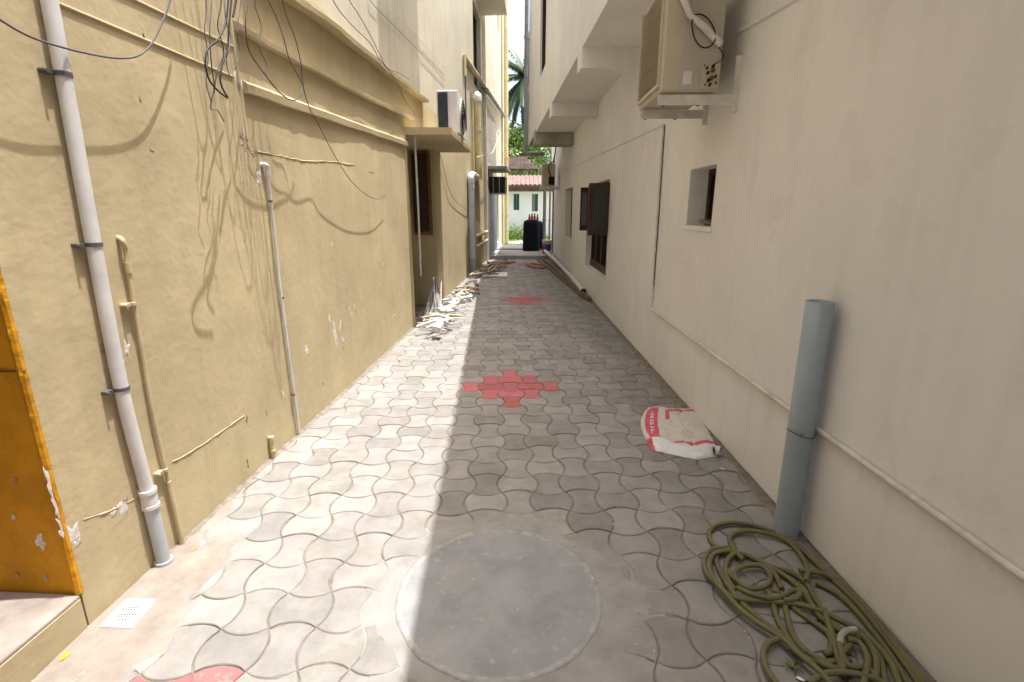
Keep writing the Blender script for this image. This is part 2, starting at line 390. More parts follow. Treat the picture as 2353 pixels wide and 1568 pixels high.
# ------------------------------------------------------------ walls
def wall_mesh(F, u0, u1, z0, z1, holes, thick, b=None, mi=0, jamb_mi=0, n0=0.0, closed=True, back=True):
    """front sheet at n0 with niches; holes = (ua, ub, za, zb, depth)"""
    b = b or MB()
    us = sorted({u0, u1, *[h[0] for h in holes], *[h[1] for h in holes]}); zs = sorted({z0, z1, *[h[2] for h in holes], *[h[3] for h in holes]})
    p = F.pt
    for a, c in zip(us, us[1:]):
        for d, e in zip(zs, zs[1:]):
            um, zm = (a + c) / 2, (d + e) / 2
            if any(h[0] < um < h[1] and h[2] < zm < h[3] for h in holes): continue
            b.add([p(a, d, n0), p(c, d, n0), p(c, e, n0), p(a, e, n0)], [(0, 1, 2, 3)], False, mi)
    for (ua, ub, za, zb, dp) in holes:
        b.add([p(ua, za, n0), p(ub, za, n0), p(ub, zb, n0), p(ua, zb, n0), p(ua, za, n0 - dp), p(ub, za, n0 - dp), p(ub, zb, n0 - dp), p(ua, zb, n0 - dp)],
              [(0, 4, 5, 1), (1, 5, 6, 2), (2, 6, 7, 3), (3, 7, 4, 0)] + ([(4, 7, 6, 5)] if back else []), False, jamb_mi)
    if closed:
        t = thick
        b.add([p(u0, z0, n0), p(u1, z0, n0), p(u1, z1, n0), p(u0, z1, n0), p(u0, z0, n0 - t), p(u1, z0, n0 - t), p(u1, z1, n0 - t), p(u0, z1, n0 - t)],
              [(0, 3, 7, 4), (1, 5, 6, 2), (3, 2, 6, 7), (4, 7, 6, 5), (0, 4, 5, 1)], False, mi)
    return b

# ---- left building
LB = thing('plastered_building', 'cream ochre plastered building with long ledges lining the left side of the lane', 'building', LF.pt(2.5, 0))
uA = LF.uY(6.451); uB = LF.uY(8.094)            # the alcove
ALC = .55
uC = LF.uY(15.05)
holesL = [(uA, uB, -.05, 2.36, ALC)]
uw0, _ = LF.hit(1093, 450); uw1, _ = LF.hit(1101, 450)
holesL.append((LF.uY(12.9), LF.uY(13.9), 1.15, 2.25, .25))
holesL.append((LF.uY(13.15), LF.uY(14.65), 4.4, 6.2, .18))
b = MB()
NH = 9.2
wall_mesh(LF, 0, uC, -.05, 2.93, [h for h in holesL if h[3] < 3], 4.0, b)
wall_mesh(LF, 0, uC, 2.93, NH, [h for h in holesL if h[3] > 3], 3.99, b, mi=1, jamb_mi=1)
b.build('wall', [M['cream'], M['cream_up']], LB)
# stoop side: orange return face, recess, and the wall nearer than the doorway
b = MB(); p = LF.pt
b.add([p(-.002, .10, -.001), p(-.002, .10, -.95), p(-.002, 3.2, -.95), p(-.002, 3.2, -.001)], [(0, 1, 2, 3)])
b.build('painted_return', M['orange'], LB)['label'] = 'bright orange painted end of the wall beside the stoop'
b = MB()
rs = []
for k in range(150):      # broken paint along the corner
    z = .146 + k * .0155; w_ = .004 + .012 * abs(vnoise((z, 0, 0), 22)) + .006 * max(0, vnoise((z, 4, 0), 60)); o_ = .004 * vnoise((z, 7, 0), 15)
    rs.append([p(.004, z, -.004), p(.004 + w_ * .5, z, .0025), p(-.006 + o_, z, .003 + w_ * .15), p(-.010 - w_ * .3, z, -.006), p(-.006, z, -.02)])
b.rings(rs, True, True, False)
b.build('paint_edge', M['orange'], LB)
for px, py, w_, h_, m_ in ((92, 1245, .014, .030, 'chip'), (30, 1190, .006, .008, 'chip'), (33, 1105, .008, .010, 'scar'), (36, 1385 - 60, .007, .006, 'scar'), (105, 1330, .006, .012, 'scar')):
    c_ = yp(px, py, 1.4955); b = MB(); pts = [c_ + Vector((math.cos(a) * w_ * (1 + .5 * math.sin(a * 3 + px)), 0, math.sin(a) * h_ * (1 + .3 * math.cos(a * 5 + py)))) for a in [2 * math.pi * k / 14 for k in range(14)]]
    b.add(pts + [q_ + Vector((0, .004, 0)) for q_ in pts], [tuple(range(14))] + [(k, 14 + k, 14 + (k + 1) % 14, (k + 1) % 14) for k in range(14)]); b.build('plaster_patch', M[m_], LB)
b = MB(); c_ = yp(20, 853, 1.4945); rs = []
for k in range(12):
    x_ = -1.612 + .006 - k * .03; z_ = c_.z + .004 * vnoise((x_, 0, 0), 30)
    rs.append([Vector((x_, 1.494, z_ - .004)), Vector((x_, 1.494, z_ + .003 + .002 * vnoise((x_, 5, 0), 50))), Vector((x_, 1.502, z_))])
b.rings(rs, True, True, False); b.build('crack', M['rust'], LB)
b = MB()
wall_mesh(LF, -8.0, -1.35, -.05, 7.5, [], 4.0, b)
b.fbox(LF, -1.36, .0, 2.55, 7.49, -4, -.003)
b.fbox(LF, -1.36, .0, -.05, 2.56, -1.6, -.95)
b.build('doorway_wall', M['cream'], LB)
t = mono((lambda q_: (q_.fbox(LF, -1.35, -.004, -.04, .144, -.95, .0), q_)[1])(MB()), 'stoop', [M['stoop']], 'low concrete doorway stoop with an olive side at the bottom left corner', 'step', bevel=.006)
# olive painted side of the stoop
b = MB(); b.fbox(LF, -1.345, -.01, -.03, .128, -.01, .003); b.build('side_face', M['cream'], t)

def ledge(F, pts, prot, th, matl, name, parent, seed, wav=.012, n=90, taper=True, drop=.4):
    """long chajja with an uneven edge; pts = (u, z) list"""
    b = MB(); rs = []
    us = [q_[0] for q_ in pts]
    for k in range(n):
        u = us[0] + (us[-1] - us[0]) * k / (n - 1)
        for a, c in zip(pts, pts[1:]):
            if a[0] <= u <= c[0] + 1e-6: z = a[1] + (c[1] - a[1]) * (u - a[0]) / (c[0] - a[0]); break
        w = prot + wav * vnoise((u, seed, 0), 1.6) + wav * .4 * vnoise((u, seed, 4), 8)
        tt = th + wav * .5 * vnoise((u, seed, 9), 2.5); z += wav * .4 * vnoise((u, seed, 2), 2)
        rs.append([F.pt(u, z + .03, -.02), F.pt(u, z + .012, w * .5), F.pt(u, z, w), F.pt(u, z - tt, w - .004), F.pt(u, z - tt - .004, w * .5), F.pt(u, z - tt, -.02)])
    b.rings(rs, True, True, False); return b.build(name, matl, parent)
ledge(LF, [(1.50, 2.165), (5.0, 2.28)], .034, .045, M['cream'], 'ledge', LB, 1.0)
ledge(LF, [(1.48, 2.45), (3.6, 2.51), (5.3, 2.60)], .045, .030, M['cream'], 'ledge', LB, 2.0, wav=.014)
ledge(LF, [(1.6, 2.80), (2.8, 2.85), (6.0, 2.94)], .085, .035, M['cream'], 'ledge', LB, 3.0, wav=.02)
b = MB()
b.tube([LF.pt(.40, 2.176, .0), LF.pt(1.42, 2.180, .0)], .007, 8); b.tube([LF.pt(.2, 2.285, 0), LF.pt(.78, 2.316, 0), LF.pt(1.48, 2.335, .0)], .007, 8)
b.tube([LF.pt(1.465, 2.155, .0), LF.pt(1.455, 2.46, 0)], .014, 8)
b.build('plaster_bead', M['cream'], LB)
# sunshade slabs far overhead; their shadows fall as long bands on the wall
sh = .5 * .7
def hood(F, u0, u1, z, d, parent, m='cream_far', th=.09):
    b = MB(); b.fbox(F, u0, u1, z, z + th, -.1, d); b.build('sunshade', M[m], parent, bevel=.006)
hood(LF, LF.uY(5.71), LF.uY(7.48), 6.35, .72, LB)
hood(LF, LF.uY(13.5), LF.uY(14.95), 6.40, .68, LB)
# upper window below the second sunshade
b = MB(); u0, u1 = LF.uY(13.15), LF.uY(14.65)
b.fbox(LF, u0, u1, 4.4, 6.2, -.178, -.16); b.build('window_pane', M['pane'], LB)
w_ = MB()
for uu in (u0 + .03, (u0 + u1) / 2, u1 - .03): w_.fbox(LF, uu - .03, uu + .03, 4.45, 6.15, -.158, -.10)
w_.fbox(LF, u0, u1, 4.4, 4.45, -.158, -.10); w_.fbox(LF, u0, u1, 6.15, 6.2, -.158, -.10)
w_.build('window_frame', M['brown'], LB)
# window of the alcove's far face
b = MB(); fa = LF.pt(uB, 0); 
z1 = yp(975, 345, 8.09).z; z0 = yp(975, 540, 8.09).z
xa, xb = yp(966, 400, 8.09).x, yp(990, 400, 8.09).x
xb = min(xb, fa.x - .05)
b.box((xa - .12, 8.045, z0), (xb, 8.085, 2.34)); o = b.build('alcove_window', M['brown_lt'], LB)
b = MB(); b.box((xa - .12, 8.03, z0 + .05), (xb - .04, 8.043, 2.30)); b.build('shutter_panel', M['brown'], o)
b = MB(); b.fbox(LF, uA - .05, uA + .03, -.02, 2.36, -.02, .012); b.build('corner_bead', M['cream'], LB)
# small niche window on the far stretch
b = MB(); b.fbox(LF, LF.uY(12.9), LF.uY(13.9), 1.15, 2.25, -.245, -.22); b.build('window_pane', M['brown_lt'], LB)
# dark edged string course
bb = MB(); a0, a1 = LF.p3(1068, 130, .10), LF.p3(1118, 206, .10)
bb.tube([LF.p3(1068, 132, .05), LF.p3(1118, 207, .05)], .055, 8); bb.build('ledge', M['cream'], LB)
# paint and plaster damage
def patch(F, px, py, w, h, m, seed, name='plaster_patch', n=.0014, amp=.55, parent=None, rot=0):
    u, z = F.hit(px, py); b = MB(); seg = 28; rs = []
    for t in (1.0, .75, .4):
        r_ = []
        for k in range(seg):
            a = 2 * math.pi * k / seg; d = Vector((math.cos(a), math.sin(a), 0))
            rr = 1 + amp * 2 * vnoise(d, 1.8, seed) + amp * vnoise(d, 5, seed + 3)
            dx, dz = d.x * rr * w / 2 * t, d.y * rr * h / 2 * t
            dx, dz = dx * math.cos(rot) - dz * math.sin(rot), dx * math.sin(rot) + dz * math.cos(rot)
            r_.append(F.pt(u + dx, z + dz, (-.001 if t == 1 else n * (1 + .5 * vnoise((dx * 40, dz * 40, seed), 1)))))
        rs.append(r_)
    b.rings(rs, True, False); b.add(rs[-1], [tuple(range(seg))], True)
    b.build(name, M[m], parent or LB)
for k, (px, py, w, h, m, rot) in enumerate([
    (770, 765, .075, .19, 'chip', .15), (757, 735, .03, .12, 'chip', 0), (782, 745, .03, .13, 'chip', -.5), (788, 782, .10, .03, 'chip', -.6),
    (814, 705, .018, .09, 'chip', .1), (806, 722, .05, .016, 'chip', .3), (803, 712, .016, .06, 'chip', -.2),
    (705, 808, .05, .07, 'chip', .2), (763, 565, .02, .07, 'chip', 0), (650, 905, .03, .05, 'chip', .3),
    (285, 1165, .045, .07, 'chip', .2), (262, 1178, .035, .03, 'chip', 0), (288, 1150, .02, .03, 'scar', 0), (168, 1228, .055, .085, 'chip', .3), (178, 1245, .03, .05, 'chip', -.3),
    (118, 1120, .018, .11, 'chip', .1), (130, 1170, .018, .13, 'chip', .1), (145, 1215, .016, .1, 'chip', .1),
    (562, 325, .10, .13, 'scar', .2), (585, 350, .09, .05, 'scar', .4), (596, 410, .05, .09, 'chip', .1), (545, 180, .05, .08, 'chip', 0), (556, 196, .06, .05, 'chip', .4),
    (566, 962, .03, .07, 'scar', 0), (612, 948, .015, .05, 'scar', .2), (568, 1060, .012, .03, 'dark', 0), (570, 1072, .010, .016, 'dark', 0),
    (790, 800, .018, .04, 'scar', 0), (742, 882, .012, .02, 'dark', 0), (236, 800, .02, .05, 'scar', 0), (293, 805, .03, .07, 'chip', 0), (252, 845, .02, .05, 'chip', 0),
    (905, 725, .10, .02, 'chip', .3), (880, 608, .06, .015, 'chip', .2), (852, 395, .12, .02, 'scar', .05), (330, 85, .012, .02, 'dark', 0), (350, 345, .03, .012, 'scar', -.4), (322, 228, .012, .02, 'scar', 0)]):
    patch(LF, px, py, w, h, m, k * 1.37, rot=rot)
# a few raised runs of filler over buried conduit
for k, pts in enumerate([((590, 348), (640, 358), (700, 370), (760, 372), (815, 380)), ((395, 1062), (440, 1038), (490, 1005), (560, 955)), ((190, 1195), (240, 1180), (300, 1150), (335, 1135))]):
    b = MB(); P_ = [LF.p3(x, y, -.001) for x, y in pts]; P_ = catmull(P_, 12)
    P_ = [q_ + Vector((0, 0, .006 * vnoise(q_, 14, k))) for q_ in P_]
    b.tube(P_, [.0042 + .0035 * vnoise(q_, 30, k) for q_ in P_], 6); b.build('filler_line', M['cream'], LB)
# torn plaster edge running beside the drainpipe
b = MB()
rs = []
for k in range(170):
    z = .42 + k * .0125; u = .372 + .008 * vnoise((z, 0, 0), 6) + .006 * vnoise((z, 2, 0), 25)
    w_ = max(.0015, .007 + .012 * vnoise((z, 3, 0), 4) + .006 * vnoise((z, 9, 0), 30)); h_ = w_ * .5
    rs.append([LF.pt(u - w_, z, -.003), LF.pt(u - w_ * .6, z, h_), LF.pt(u + w_ * .5, z, h_ * .8), LF.pt(u + w_, z, -.003)])
b.rings(rs, True, True, False)
b.build('torn_plaster', M['chip'], LB)

# ---- the grey section and the far end of the left side
LC = thing('grey_annex', 'tall weathered annex with grey shutter wall at the far end of the left side', 'building', LF.pt(uC + 2, 0))
b = MB(); u1 = LF.uY(23.6)
wall_mesh(LF, uC, u1, -.05, 12.5, [(LF.uY(19.2), LF.uY(20.4), 7.4, 9.2, .2), (LF.uY(18.6), LF.uY(19.4), .3, 2.1, .15)], 4, b, n0=.05)
b.build('wall', M['cream_far'], LC)
b = MB(); n = 60
rs = []
for k in range(n):
    u = uC + .1 + (LF.uY(18.2) - uC - .1) * k / (n - 1)
    nn = .075 + (.02 if (k // 2) % 2 else 0)
    rs.append([LF.pt(u, .02, .052), LF.pt(u, .02, nn), LF.pt(u, 2.05, nn), LF.pt(u, 2.05, .052)])
b.rings(rs, True, True, False); b.build('steel_shutter', M['corr'], LC)
b = MB(); b.fbox(LF, uC + .02, LF.uY(18.4), 2.1, 4.35, .052, .062); b.build('grey_panel', M['greywall'], LC)
b = MB(); b.fbox(LF, LF.uY(15.6), LF.uY(17.2), 2.62, 2.72, .0, .62); b.build('shelf', M['conc'], LC, bevel=.008)
b = MB(); b.fbox(LF, uC - .02, uC + .12, 0, 9, .03, .09); b.build('corner_pier', M['cream_far'], LC)
b = MB(); b.tube([LF.p3(1118, 207, .12), LF.p3(1160, 268, .12)], .06, 8); b.build('ledge', M['conc'], LC)

# air conditioner cage hanging below the shelf
t = thing('window_unit', 'dark boxy air conditioner in a cage under the concrete shelf far down the left side', 'air conditioner', LF.pt(LF.uY(16), 1.95))
b = MB(); b.fbox(LF, LF.uY(15.7), LF.uY(16.5), 1.97, 2.42, .06, .56); b.build('body', M['dark'], t, bevel=.01)
b = MB()
for nn in (.06, .2, .38, .56): b.fbox(LF, LF.uY(15.66), LF.uY(15.69), 1.95, 2.44, nn, nn + .02)
b.fbox(LF, LF.uY(15.66), LF.uY(16.55), 1.925, 1.95, .06, .58); b.build('cage', M['steel'], t)

# ---- right building
RB = thing('overhanging_building', 'beige plastered building on the right with an upper storey jutting over the lane', 'building', RF.pt(3, 0))
wn1 = (2.255, 2.757, 1.375, 1.79, .22)
uo0 = RF.uY(7.35); uo1 = RF.hit(1347, 540)[0]
wn2 = (uo0, uo1, .50, 1.90, .20)
wn3 = (10.29, 11.72, .82, 1.96, .22)
wn0 = None
SOF = 3.10
uR1 = RF.uY(17.0)
b = MB(); wall_mesh(RF, -10.5, uR1, -.05, SOF + .05, [wn1, wn2, wn3], 5, b); b.build('wall', M['beige'], RB)
# upper storey: solid body, soffit, windows
fu = lambda Y: FF.uY(Y)
b = MB()
w5 = (FF.hit(1254, 100)[0], FF.hit(1241, 100)[0], 3.95, 5.45, .12)
w6 = (FF.hit(1299, 10)[0], FF.hit(1286, 10)[0], FF.hit(1293, 22)[1], 6.0, .12)
w6 = (6.05 - 4.6, 6.9 - 4.6, 4.35, 5.5, .12)
wall_mesh(FF, fu(-6), fu(11.4), SOF, 6.15, [w5, w6], 5, b)
wall_mesh(FF, fu(11.4), fu(14.2), SOF, 8.6, [], 5, b)
b.build('upper_wall', M['beige_up'], RB)
for w in (w5, w6):
    b = MB(); b.fbox(FF, w[0], w[1], w[2], w[3], -.118, -.10); o = b.build('window_pane', M['brown'], RB)
    b = MB()
    for uu in (w[0] + .03, w[1] - .03): b.fbox(FF, uu - .03, uu + .03, w[2] + .05, w[3] - .05, -.098, -.04)
    b.fbox(FF, w[0], w[1], w[2], w[2] + .05, -.098, -.04); b.fbox(FF, w[0], w[1], w[3] - .05, w[3], -.098, -.04)
    b.build('window_frame', M['brown'], o)
b = MB(); b.box((RF.pt(RF.uY(14.3), 0).x + .02, 14.23, SOF + .06), (5.5, 20.6, 9.5)); b.build('rear_block', M['beige_up'], RB)
# sunshade over the upper window
b = MB(); b.fbox(FF, fu(8.9), fu(10.7), 5.62, 5.70, -.1, .38); b.build('sunshade', M['beige_up'], RB, bevel=.006)
# hanging beams under the soffit
for (Y0, w, dp, m) in ((5.75, .26, .20, 'beige_up'), (8.55, .26, .20, 'beige_up'), (11.7, .5, .25, 'conc')):
    b = MB(); u = fu(Y0)
    a = FF.pt(u, 0, .012); c = FF.pt(u + w, 0, .012)
    if m == 'conc': x2 = RF.pt(RF.uY(Y0), 0).x + .2
    else: x2 = RF.pt(RF.uY(Y0), 0).x + .2
    z0, z1 = SOF - dp, SOF + .06
    b.hexa([(a.x, a.y, z0), (x2, a.y, z0), (x2, c.y, z0), (c.x, c.y, z0), (a.x, a.y, z1), (x2, a.y, z1), (x2, c.y, z1), (c.x, c.y, z1)])
    b.build('beam', M[m], RB, bevel=.006)
b = MB(); b.add([FF.pt(fu(12.2), SOF - .004, 0), FF.pt(fu(14.2), SOF - .004, 0), (1.2, 14.2, SOF - .004), (1.2, 12.2, SOF - .004)], [(0, 1, 2, 3)])
b.build('far_soffit', M['conc'], RB)
# near little window: frame, bars, dry twigs
b = MB(); u0, u1, z0, z1, d = wn1
b.fbox(RF, u0, u1, z0, z1, -.215, -.20); o = b.build('window_pane', M['dark'], RB)
b = MB(); b.fbox(RF, u1 - .05, u1, z0, z1, -.198, -.14); b.fbox(RF, u0, u0 + .05, z0, z1, -.198, -.14); b.fbox(RF, u0 + .05, u1 - .05, z1 - .04, z1, -.198, -.14); b.fbox(RF, u0 + .05, u1 - .05, z0, z0 + .04, -.198, -.14)
for uu in (u0 + .17, u0 + .33): b.tube([RF.pt(uu, z0 + .03, -.17), RF.pt(uu, z1 - .03, -.17)], .007, 6)
b.build('window_frame', M['brown'], o)
b = MB(); b.fbox(RF, u0 - .02, u1 + .05, z0 - .035, z0 + .002, -.1, .012); b.build('window_sill', M['beige'], RB, bevel=.006)
tw = MB()
for k in range(13):
    uu = random.uniform(u0 + .03, u0 + .32); n_ = random.uniform(-.16, -.03)
    P_ = [RF.pt(uu + random.uniform(-.02, .2), z0 + .012 + random.uniform(0, .02), n_), RF.pt(uu + .1, z0 + .03 + random.uniform(0, .03), n_ + .06), RF.pt(uu - .05 + random.uniform(-.03, .03), z0 + random.uniform(.005, .05), random.uniform(-.04, .01))]
    tw.tube(catmull(P_, 5), .0016, 5)
o = mono(tw, 'dry_twigs', M['branch'], 'few thin dry twigs lying in the small square window nearest on the right', 'twigs')
# shuttered opening
u0, u1, z0, z1, d = wn2
b = MB(); b.fbox(RF, u0, u1, z0, z1, -.195, -.17); o = b.build('window_pane', M['dark'], RB)
b = MB()
for k in range(5):
    uu = u0 + (u1 - u0) * k / 4; b.fbox(RF, max(u0, uu - .045), min(u1, uu + .045), z0, z1, -.168, -.10)
b.fbox(RF, u0, u1, z0, z0 + .12, -.166, -.09)
b.build('window_frame', M['brown'], o)
zs0, zs1 = yp(1378, 541, 7.33).z, yp(1378, 421, 7.33).z
for (Y0, xa, xb, za, zb) in ((7.33, RF.pt(RF.uY(7.33), 0).x - .005, yp(1352, 480, 7.33).x, zs0, zs1), (9.15, yp(1351, 480, 9.15).x, yp(1333, 480, 9.15).x, yp(1340, 530, 9.15).z, yp(1340, 431, 9.15).z)):
    b = MB(); b.box((xb, Y0 - .018, za), (xa, Y0 + .018, zb)); o = b.build('window_shutter', M['brown'], RB, bevel=.004)
    b = MB(); mx = (xa + xb) / 2; w = (xa - xb)
    b.box((xb + w * .2, Y0 - .022, za + .09), (xa - w * .14, Y0 - .0175, zb - .09)); b.build('shutter_pane', M['greenglass'] if Y0 < 8 else M['pane'], o)
# third window
u0, u1, z0, z1, d = wn3
b = MB(); b.fbox(RF, u0, u1, z0, z1, -.215, -.19); o = b.build('window_pane', M['pane'], RB)
b = MB(); b.fbox(RF, u0, u0 + .06, z0, z1, -.188, -.14); b.fbox(RF, u1 - .06, u1, z0, z1, -.188, -.14); b.fbox(RF, u0 + .06, u1 - .06, z0, z0 + .05, -.188, -.14); b.build('window_frame', M['brown_lt'], o)
b = MB(); b.fbox(RF, u0 - .05, u1 + .05, z0 - .05, z0 + .002, -.1, .05); b.build('window_sill', M['beige'], RB, bevel=.006)

b = MB(); b.box((-3.5, -9, 2.5), (4.5, -.45, 8.5)); BR = thing('unseen_light_blocker', 'plain unseen block added over the lane behind the viewer to cut the light', 'building', (0, -3, 2.75))  # added block out of view; holds skylight off the near right wall
b.build('wall', M['beige'], BR)

# ------------------------------------------------------------ pipes
def clip(F, u, z, r, n, m, parent, w=.018, ear=True):
    b = MB()
    b.tube([F.pt(u, z - w / 2, n), F.pt(u, z + w / 2, n)], r + .003, 16)
    if ear:
        b.fbox(F, u - r - .035, u - r + .002, z - .006, z + .006, -.004, .022)
        b.tube([F.pt(u - r - .03, z, .0), F.pt(u - r - .03, z, .03)], .006, 6)
    b.build('pipe_clip', M[m], parent)
t = thing('drainpipe', 'thick white drainpipe with black clips on the near left wall, grey at its foot', 'drainpipe', LF.pt(.38, 0))
n_ = .031; ru = .0245
b = MB(); b.tube(catmull([LF.pt(u_, z, n_) for u_, z in ((.332, .36), (.310, .82), (.320, 1.375), (.342, 2.1), (.352, 3.0), (.355, 4.5))], 5), ru, 20); b.build('pipe', M['pvc'], t)
b = MB(); b.tube([LF.pt(.334, z, n_) for z in (.285, .30)], .0335, 20); b.tube([LF.pt(.334, z, n_) for z in (.30, .355)], .031, 20); b.tube([LF.pt(.333, z, n_) for z in (.355, .37)], .034, 20); b.build('coupling', M['pvc'], t)
b = MB(); b.tube([LF.pt(.334 + (.29 - z) * .03, z, n_) for z in (.0, .29)], .0275, 20); b.tube([LF.pt(.343, z, n_) for z in (-.002, .02)], .035, 20); b.build('lower_pipe', M['pvc_grey'], t)
for y in (172, 562, 893):
    zz = LF.hit({172: 148, 562: 216, 893: 279}[y], y, n_)[1]
    clip(LF, {172: .337, 562: .320, 893: .311}[y], zz, ru, n_, 'cable_grey', t, .014)
t = thing('conduit_pipe', 'thin cream painted pipe hooked into the left wall beside the thick drainpipe', 'pipe', LF.pt(.5, 0))
P_ = [LF.p3(268, 546, -.01), LF.p3(280, 552, .02), LF.p3(290, 580, .02), LF.p3(293, 610, .018)]
us_, zs_ = LF.hit(293, 610, .018)
b = MB(); b.tube(catmull(P_, 6), .0105, 10); b.tube([LF.pt(us_, zs_ - .03, .018), LF.pt(us_, zs_ + .01, .018)], .013, 10); b.build('elbow', M['pvc_cream'], t)
b = MB(); b.tube([LF.pt(us_, zs_, .018), LF.pt(us_ - .016, .7, .016), LF.pt(us_ + .006, 0, .020)], .0085, 10); b.tube([LF.pt(us_ - .006, .33, .018), LF.pt(us_ + .006, 0, .020)], .0115, 10); b.build('pipe', M['pvc_cream'], t)
for z in (1.13, .39): clip(LF, us_ - .012, z, .010, .018, 'pvc_cream', t, .012)
t = thing('conduit_pipe', 'thin white pipe with rusty clips running down the middle of the left wall', 'pipe', LF.pt(1.67, 0))
u_, z_ = LF.hit(614, 392, .02)
b = MB(); b.tube(catmull([LF.pt(u_ - .03, z_ + .03, -.01), LF.pt(u_ - .012, z_ + .03, .02), LF.pt(u_, z_ + .01, .024), LF.pt(u_, z_ - .03, .022)], 5), .014, 10); b.build('elbow', M['pvc'], t)
b = MB(); b.tube([LF.pt(u_, z_, .022), LF.pt(u_ - .008, 1.0, .018), LF.pt(u_ + .02, 0, .020)], .0088, 10); b.build('pipe', M['pvc'], t)
for (px, py) in ((620, 463), (645, 686), (673, 908)):
    uu, zz = LF.hit(px, py, .02); clip(LF, u_ + .0, zz, .0095, .019, 'rust', t, .011, False)
u_, z_ = LF.hit(627, 1035, .02)
b = MB(); b.tube([LF.pt(u_, .0, .015), LF.pt(u_, .14, .018)], .013, 10); b.tube([LF.pt(u_, .125, .018), LF.pt(u_, .15, .018)], .018, 10); b.tube([LF.pt(u_, .05, .018), LF.pt(u_, .06, .018)], .0165, 10)
mono(b, 'pipe_stub', M['pvc_cream'], 'short capped pipe stub at the foot of the left wall beside the thin white pipe', 'pipe')
b = MB(); a_ = LF.p3(951, 296, .30); c_ = LF.p3(967, 634, .12)
Ya = 6.55; a_ = yp(952, 294, Ya); c_ = yp(967, 634, 6.75)
b.tube([a_, (a_ + c_) / 2 + Vector((.004, 0, 0)), c_], .014, 10)
mono(b, 'drain_hose', M['cable_white'], 'slim white drain tube hanging from the concrete shelf in front of the alcove', 'drain tube')
# far grey downpipe with elbow and the yellow pipe above it
t = thing('downpipe', 'grey downpipe with a white elbow standing on the left beyond the junk heap', 'drainpipe', LF.pt(LF.uY(11.6), 0))
u_ = LF.hit(1086, 600, .09)[0]; zt = LF.hit(1088, 408, .09)[1]
b = MB(); b.tube([LF.pt(u_, .38, .09), LF.pt(u_, zt - .06, .09)], .075, 18)
for z in (.75, 1.05, 1.95): b.tube([LF.pt(u_, z - .02, .09), LF.pt(u_, z + .02, .09)], .082, 18)
b.build('pipe', M['pvc_grey'], t)
b = MB(); b.tube([LF.pt(u_, .0, .10), LF.pt(u_, .40, .09)], [.082, .078], 18); b.build('lower_pipe', M['pvc_old'], t)
b = MB(); b.tube(catmull([LF.pt(u_, zt - .14, .09), LF.pt(u_, zt - .03, .09), LF.pt(u_ + .10, zt + .03, .09), LF.pt(u_ + .35, zt + .03, .12), LF.pt(u_ + .62, zt + .01, .14)], 6), .08, 16); b.build('elbow', M['pvc'], t)
t = thing('vent_pipe', 'fat pale yellow vent pipe with a white cowl rising above the grey downpipe', 'pipe', LF.pt(LF.uY(12.6), 2.2))
u_ = LF.hit(1098, 320, .12)[0]; z0 = LF.hit(1098, 402, .12)[1]; z1 = LF.hit(1098, 232, .12)[1]
b = MB(); b.tube([LF.pt(u_, z0 - .1, .12), LF.pt(u_, z1, .12)], .085, 18)
for z in (z0 + .1, z0 + 1.0): b.tube([LF.pt(u_, z - .02, .12), LF.pt(u_, z + .02, .12)], .093, 18)
b.build('pipe', M['pvc_yellow'], t)
b = MB(); b.tube([LF.pt(u_, z1 - .05, .12), LF.pt(u_, z1 + .05, .12), LF.pt(u_, z1 + .12, .12), LF.pt(u_, z1 + .18, .12)], [.10, .11, .09, .03], 12); b.build('cowl', M['pvc'], t)
b = MB(); b.tube([LF.pt(u_ - .35, z0 - .1, .05), LF.pt(u_ - .35, z1 - .02, .05)], .03, 10); b.tube([LF.pt(u_ - .35, z1 - .05, .05), LF.pt(u_ - .35, z1 + .06, .05)], .06, 10); b.build('side_pipe', M['pvc_yellow'], t)
t = thing('thin_pipe', 'thin dark capped pipe on the left wall just past the air conditioner', 'pipe', LF.pt(LF.uY(11.5), 2.8))
b = MB(); q0, q1 = LF.p3(1068, 132, .05), LF.p3(1071, 300, .05); q1.x, q1.y = q0.x, q0.y
b.tube([q0, q1], .016, 8); b.build('pipe', M['cable_grey'], t)
b = MB(); b.tube([q0 + Vector((0, 0, -.35)), q0 + Vector((0, 0, .02))], .03, 8); b.build('sleeve', M['pvc_yellow'], t)
for (px, Y, r_, top, m, lab) in ((1163, 22.6, .10, 12.0, 'pvc_yellow', 'tall yellow downpipe on the far corner of the left side against the sky'), (1155, 21.0, .045, 11, 'pvc_yellow', 'thinner yellow pipe just left of the tall yellow downpipe'), (1138, 18.5, .03, 8, 'cable_grey', 'narrow dark pipe running up the grey annex')):
    c = yp(px, 480, Y); b = MB(); b.tube([(c.x, c.y, 0), (c.x, c.y, top * .5), (c.x, c.y, top)], r_, 14)
    for z in (1.3, 3.6, 6.6, 9.6): b.tube([(c.x, c.y, z - .03), (c.x, c.y, z + .03)], r_ * 1.22, 14)
    mono(b, 'downpipe', M[m], lab, 'drainpipe')
# pair of short rails / brackets low on the far left wall
t = thing('pipe_run', 'two short level beige pipes low on the left wall behind the grey downpipe', 'pipes', LF.pt(LF.uY(13.5), .7))
for z in (.62, .86):
    b = MB(); b.tube([LF.pt(LF.uY(12.3), z, .09), LF.pt(LF.uY(14.9), z + .0, .09)], .045, 10); b.build('pipe', M['pvc_cream'], t)
b = MB(); b.fbox(LF, LF.uY(13.3), LF.uY(13.36), .6, .88, .02, .12); b.build('bracket', M['pvc_cream'], t)
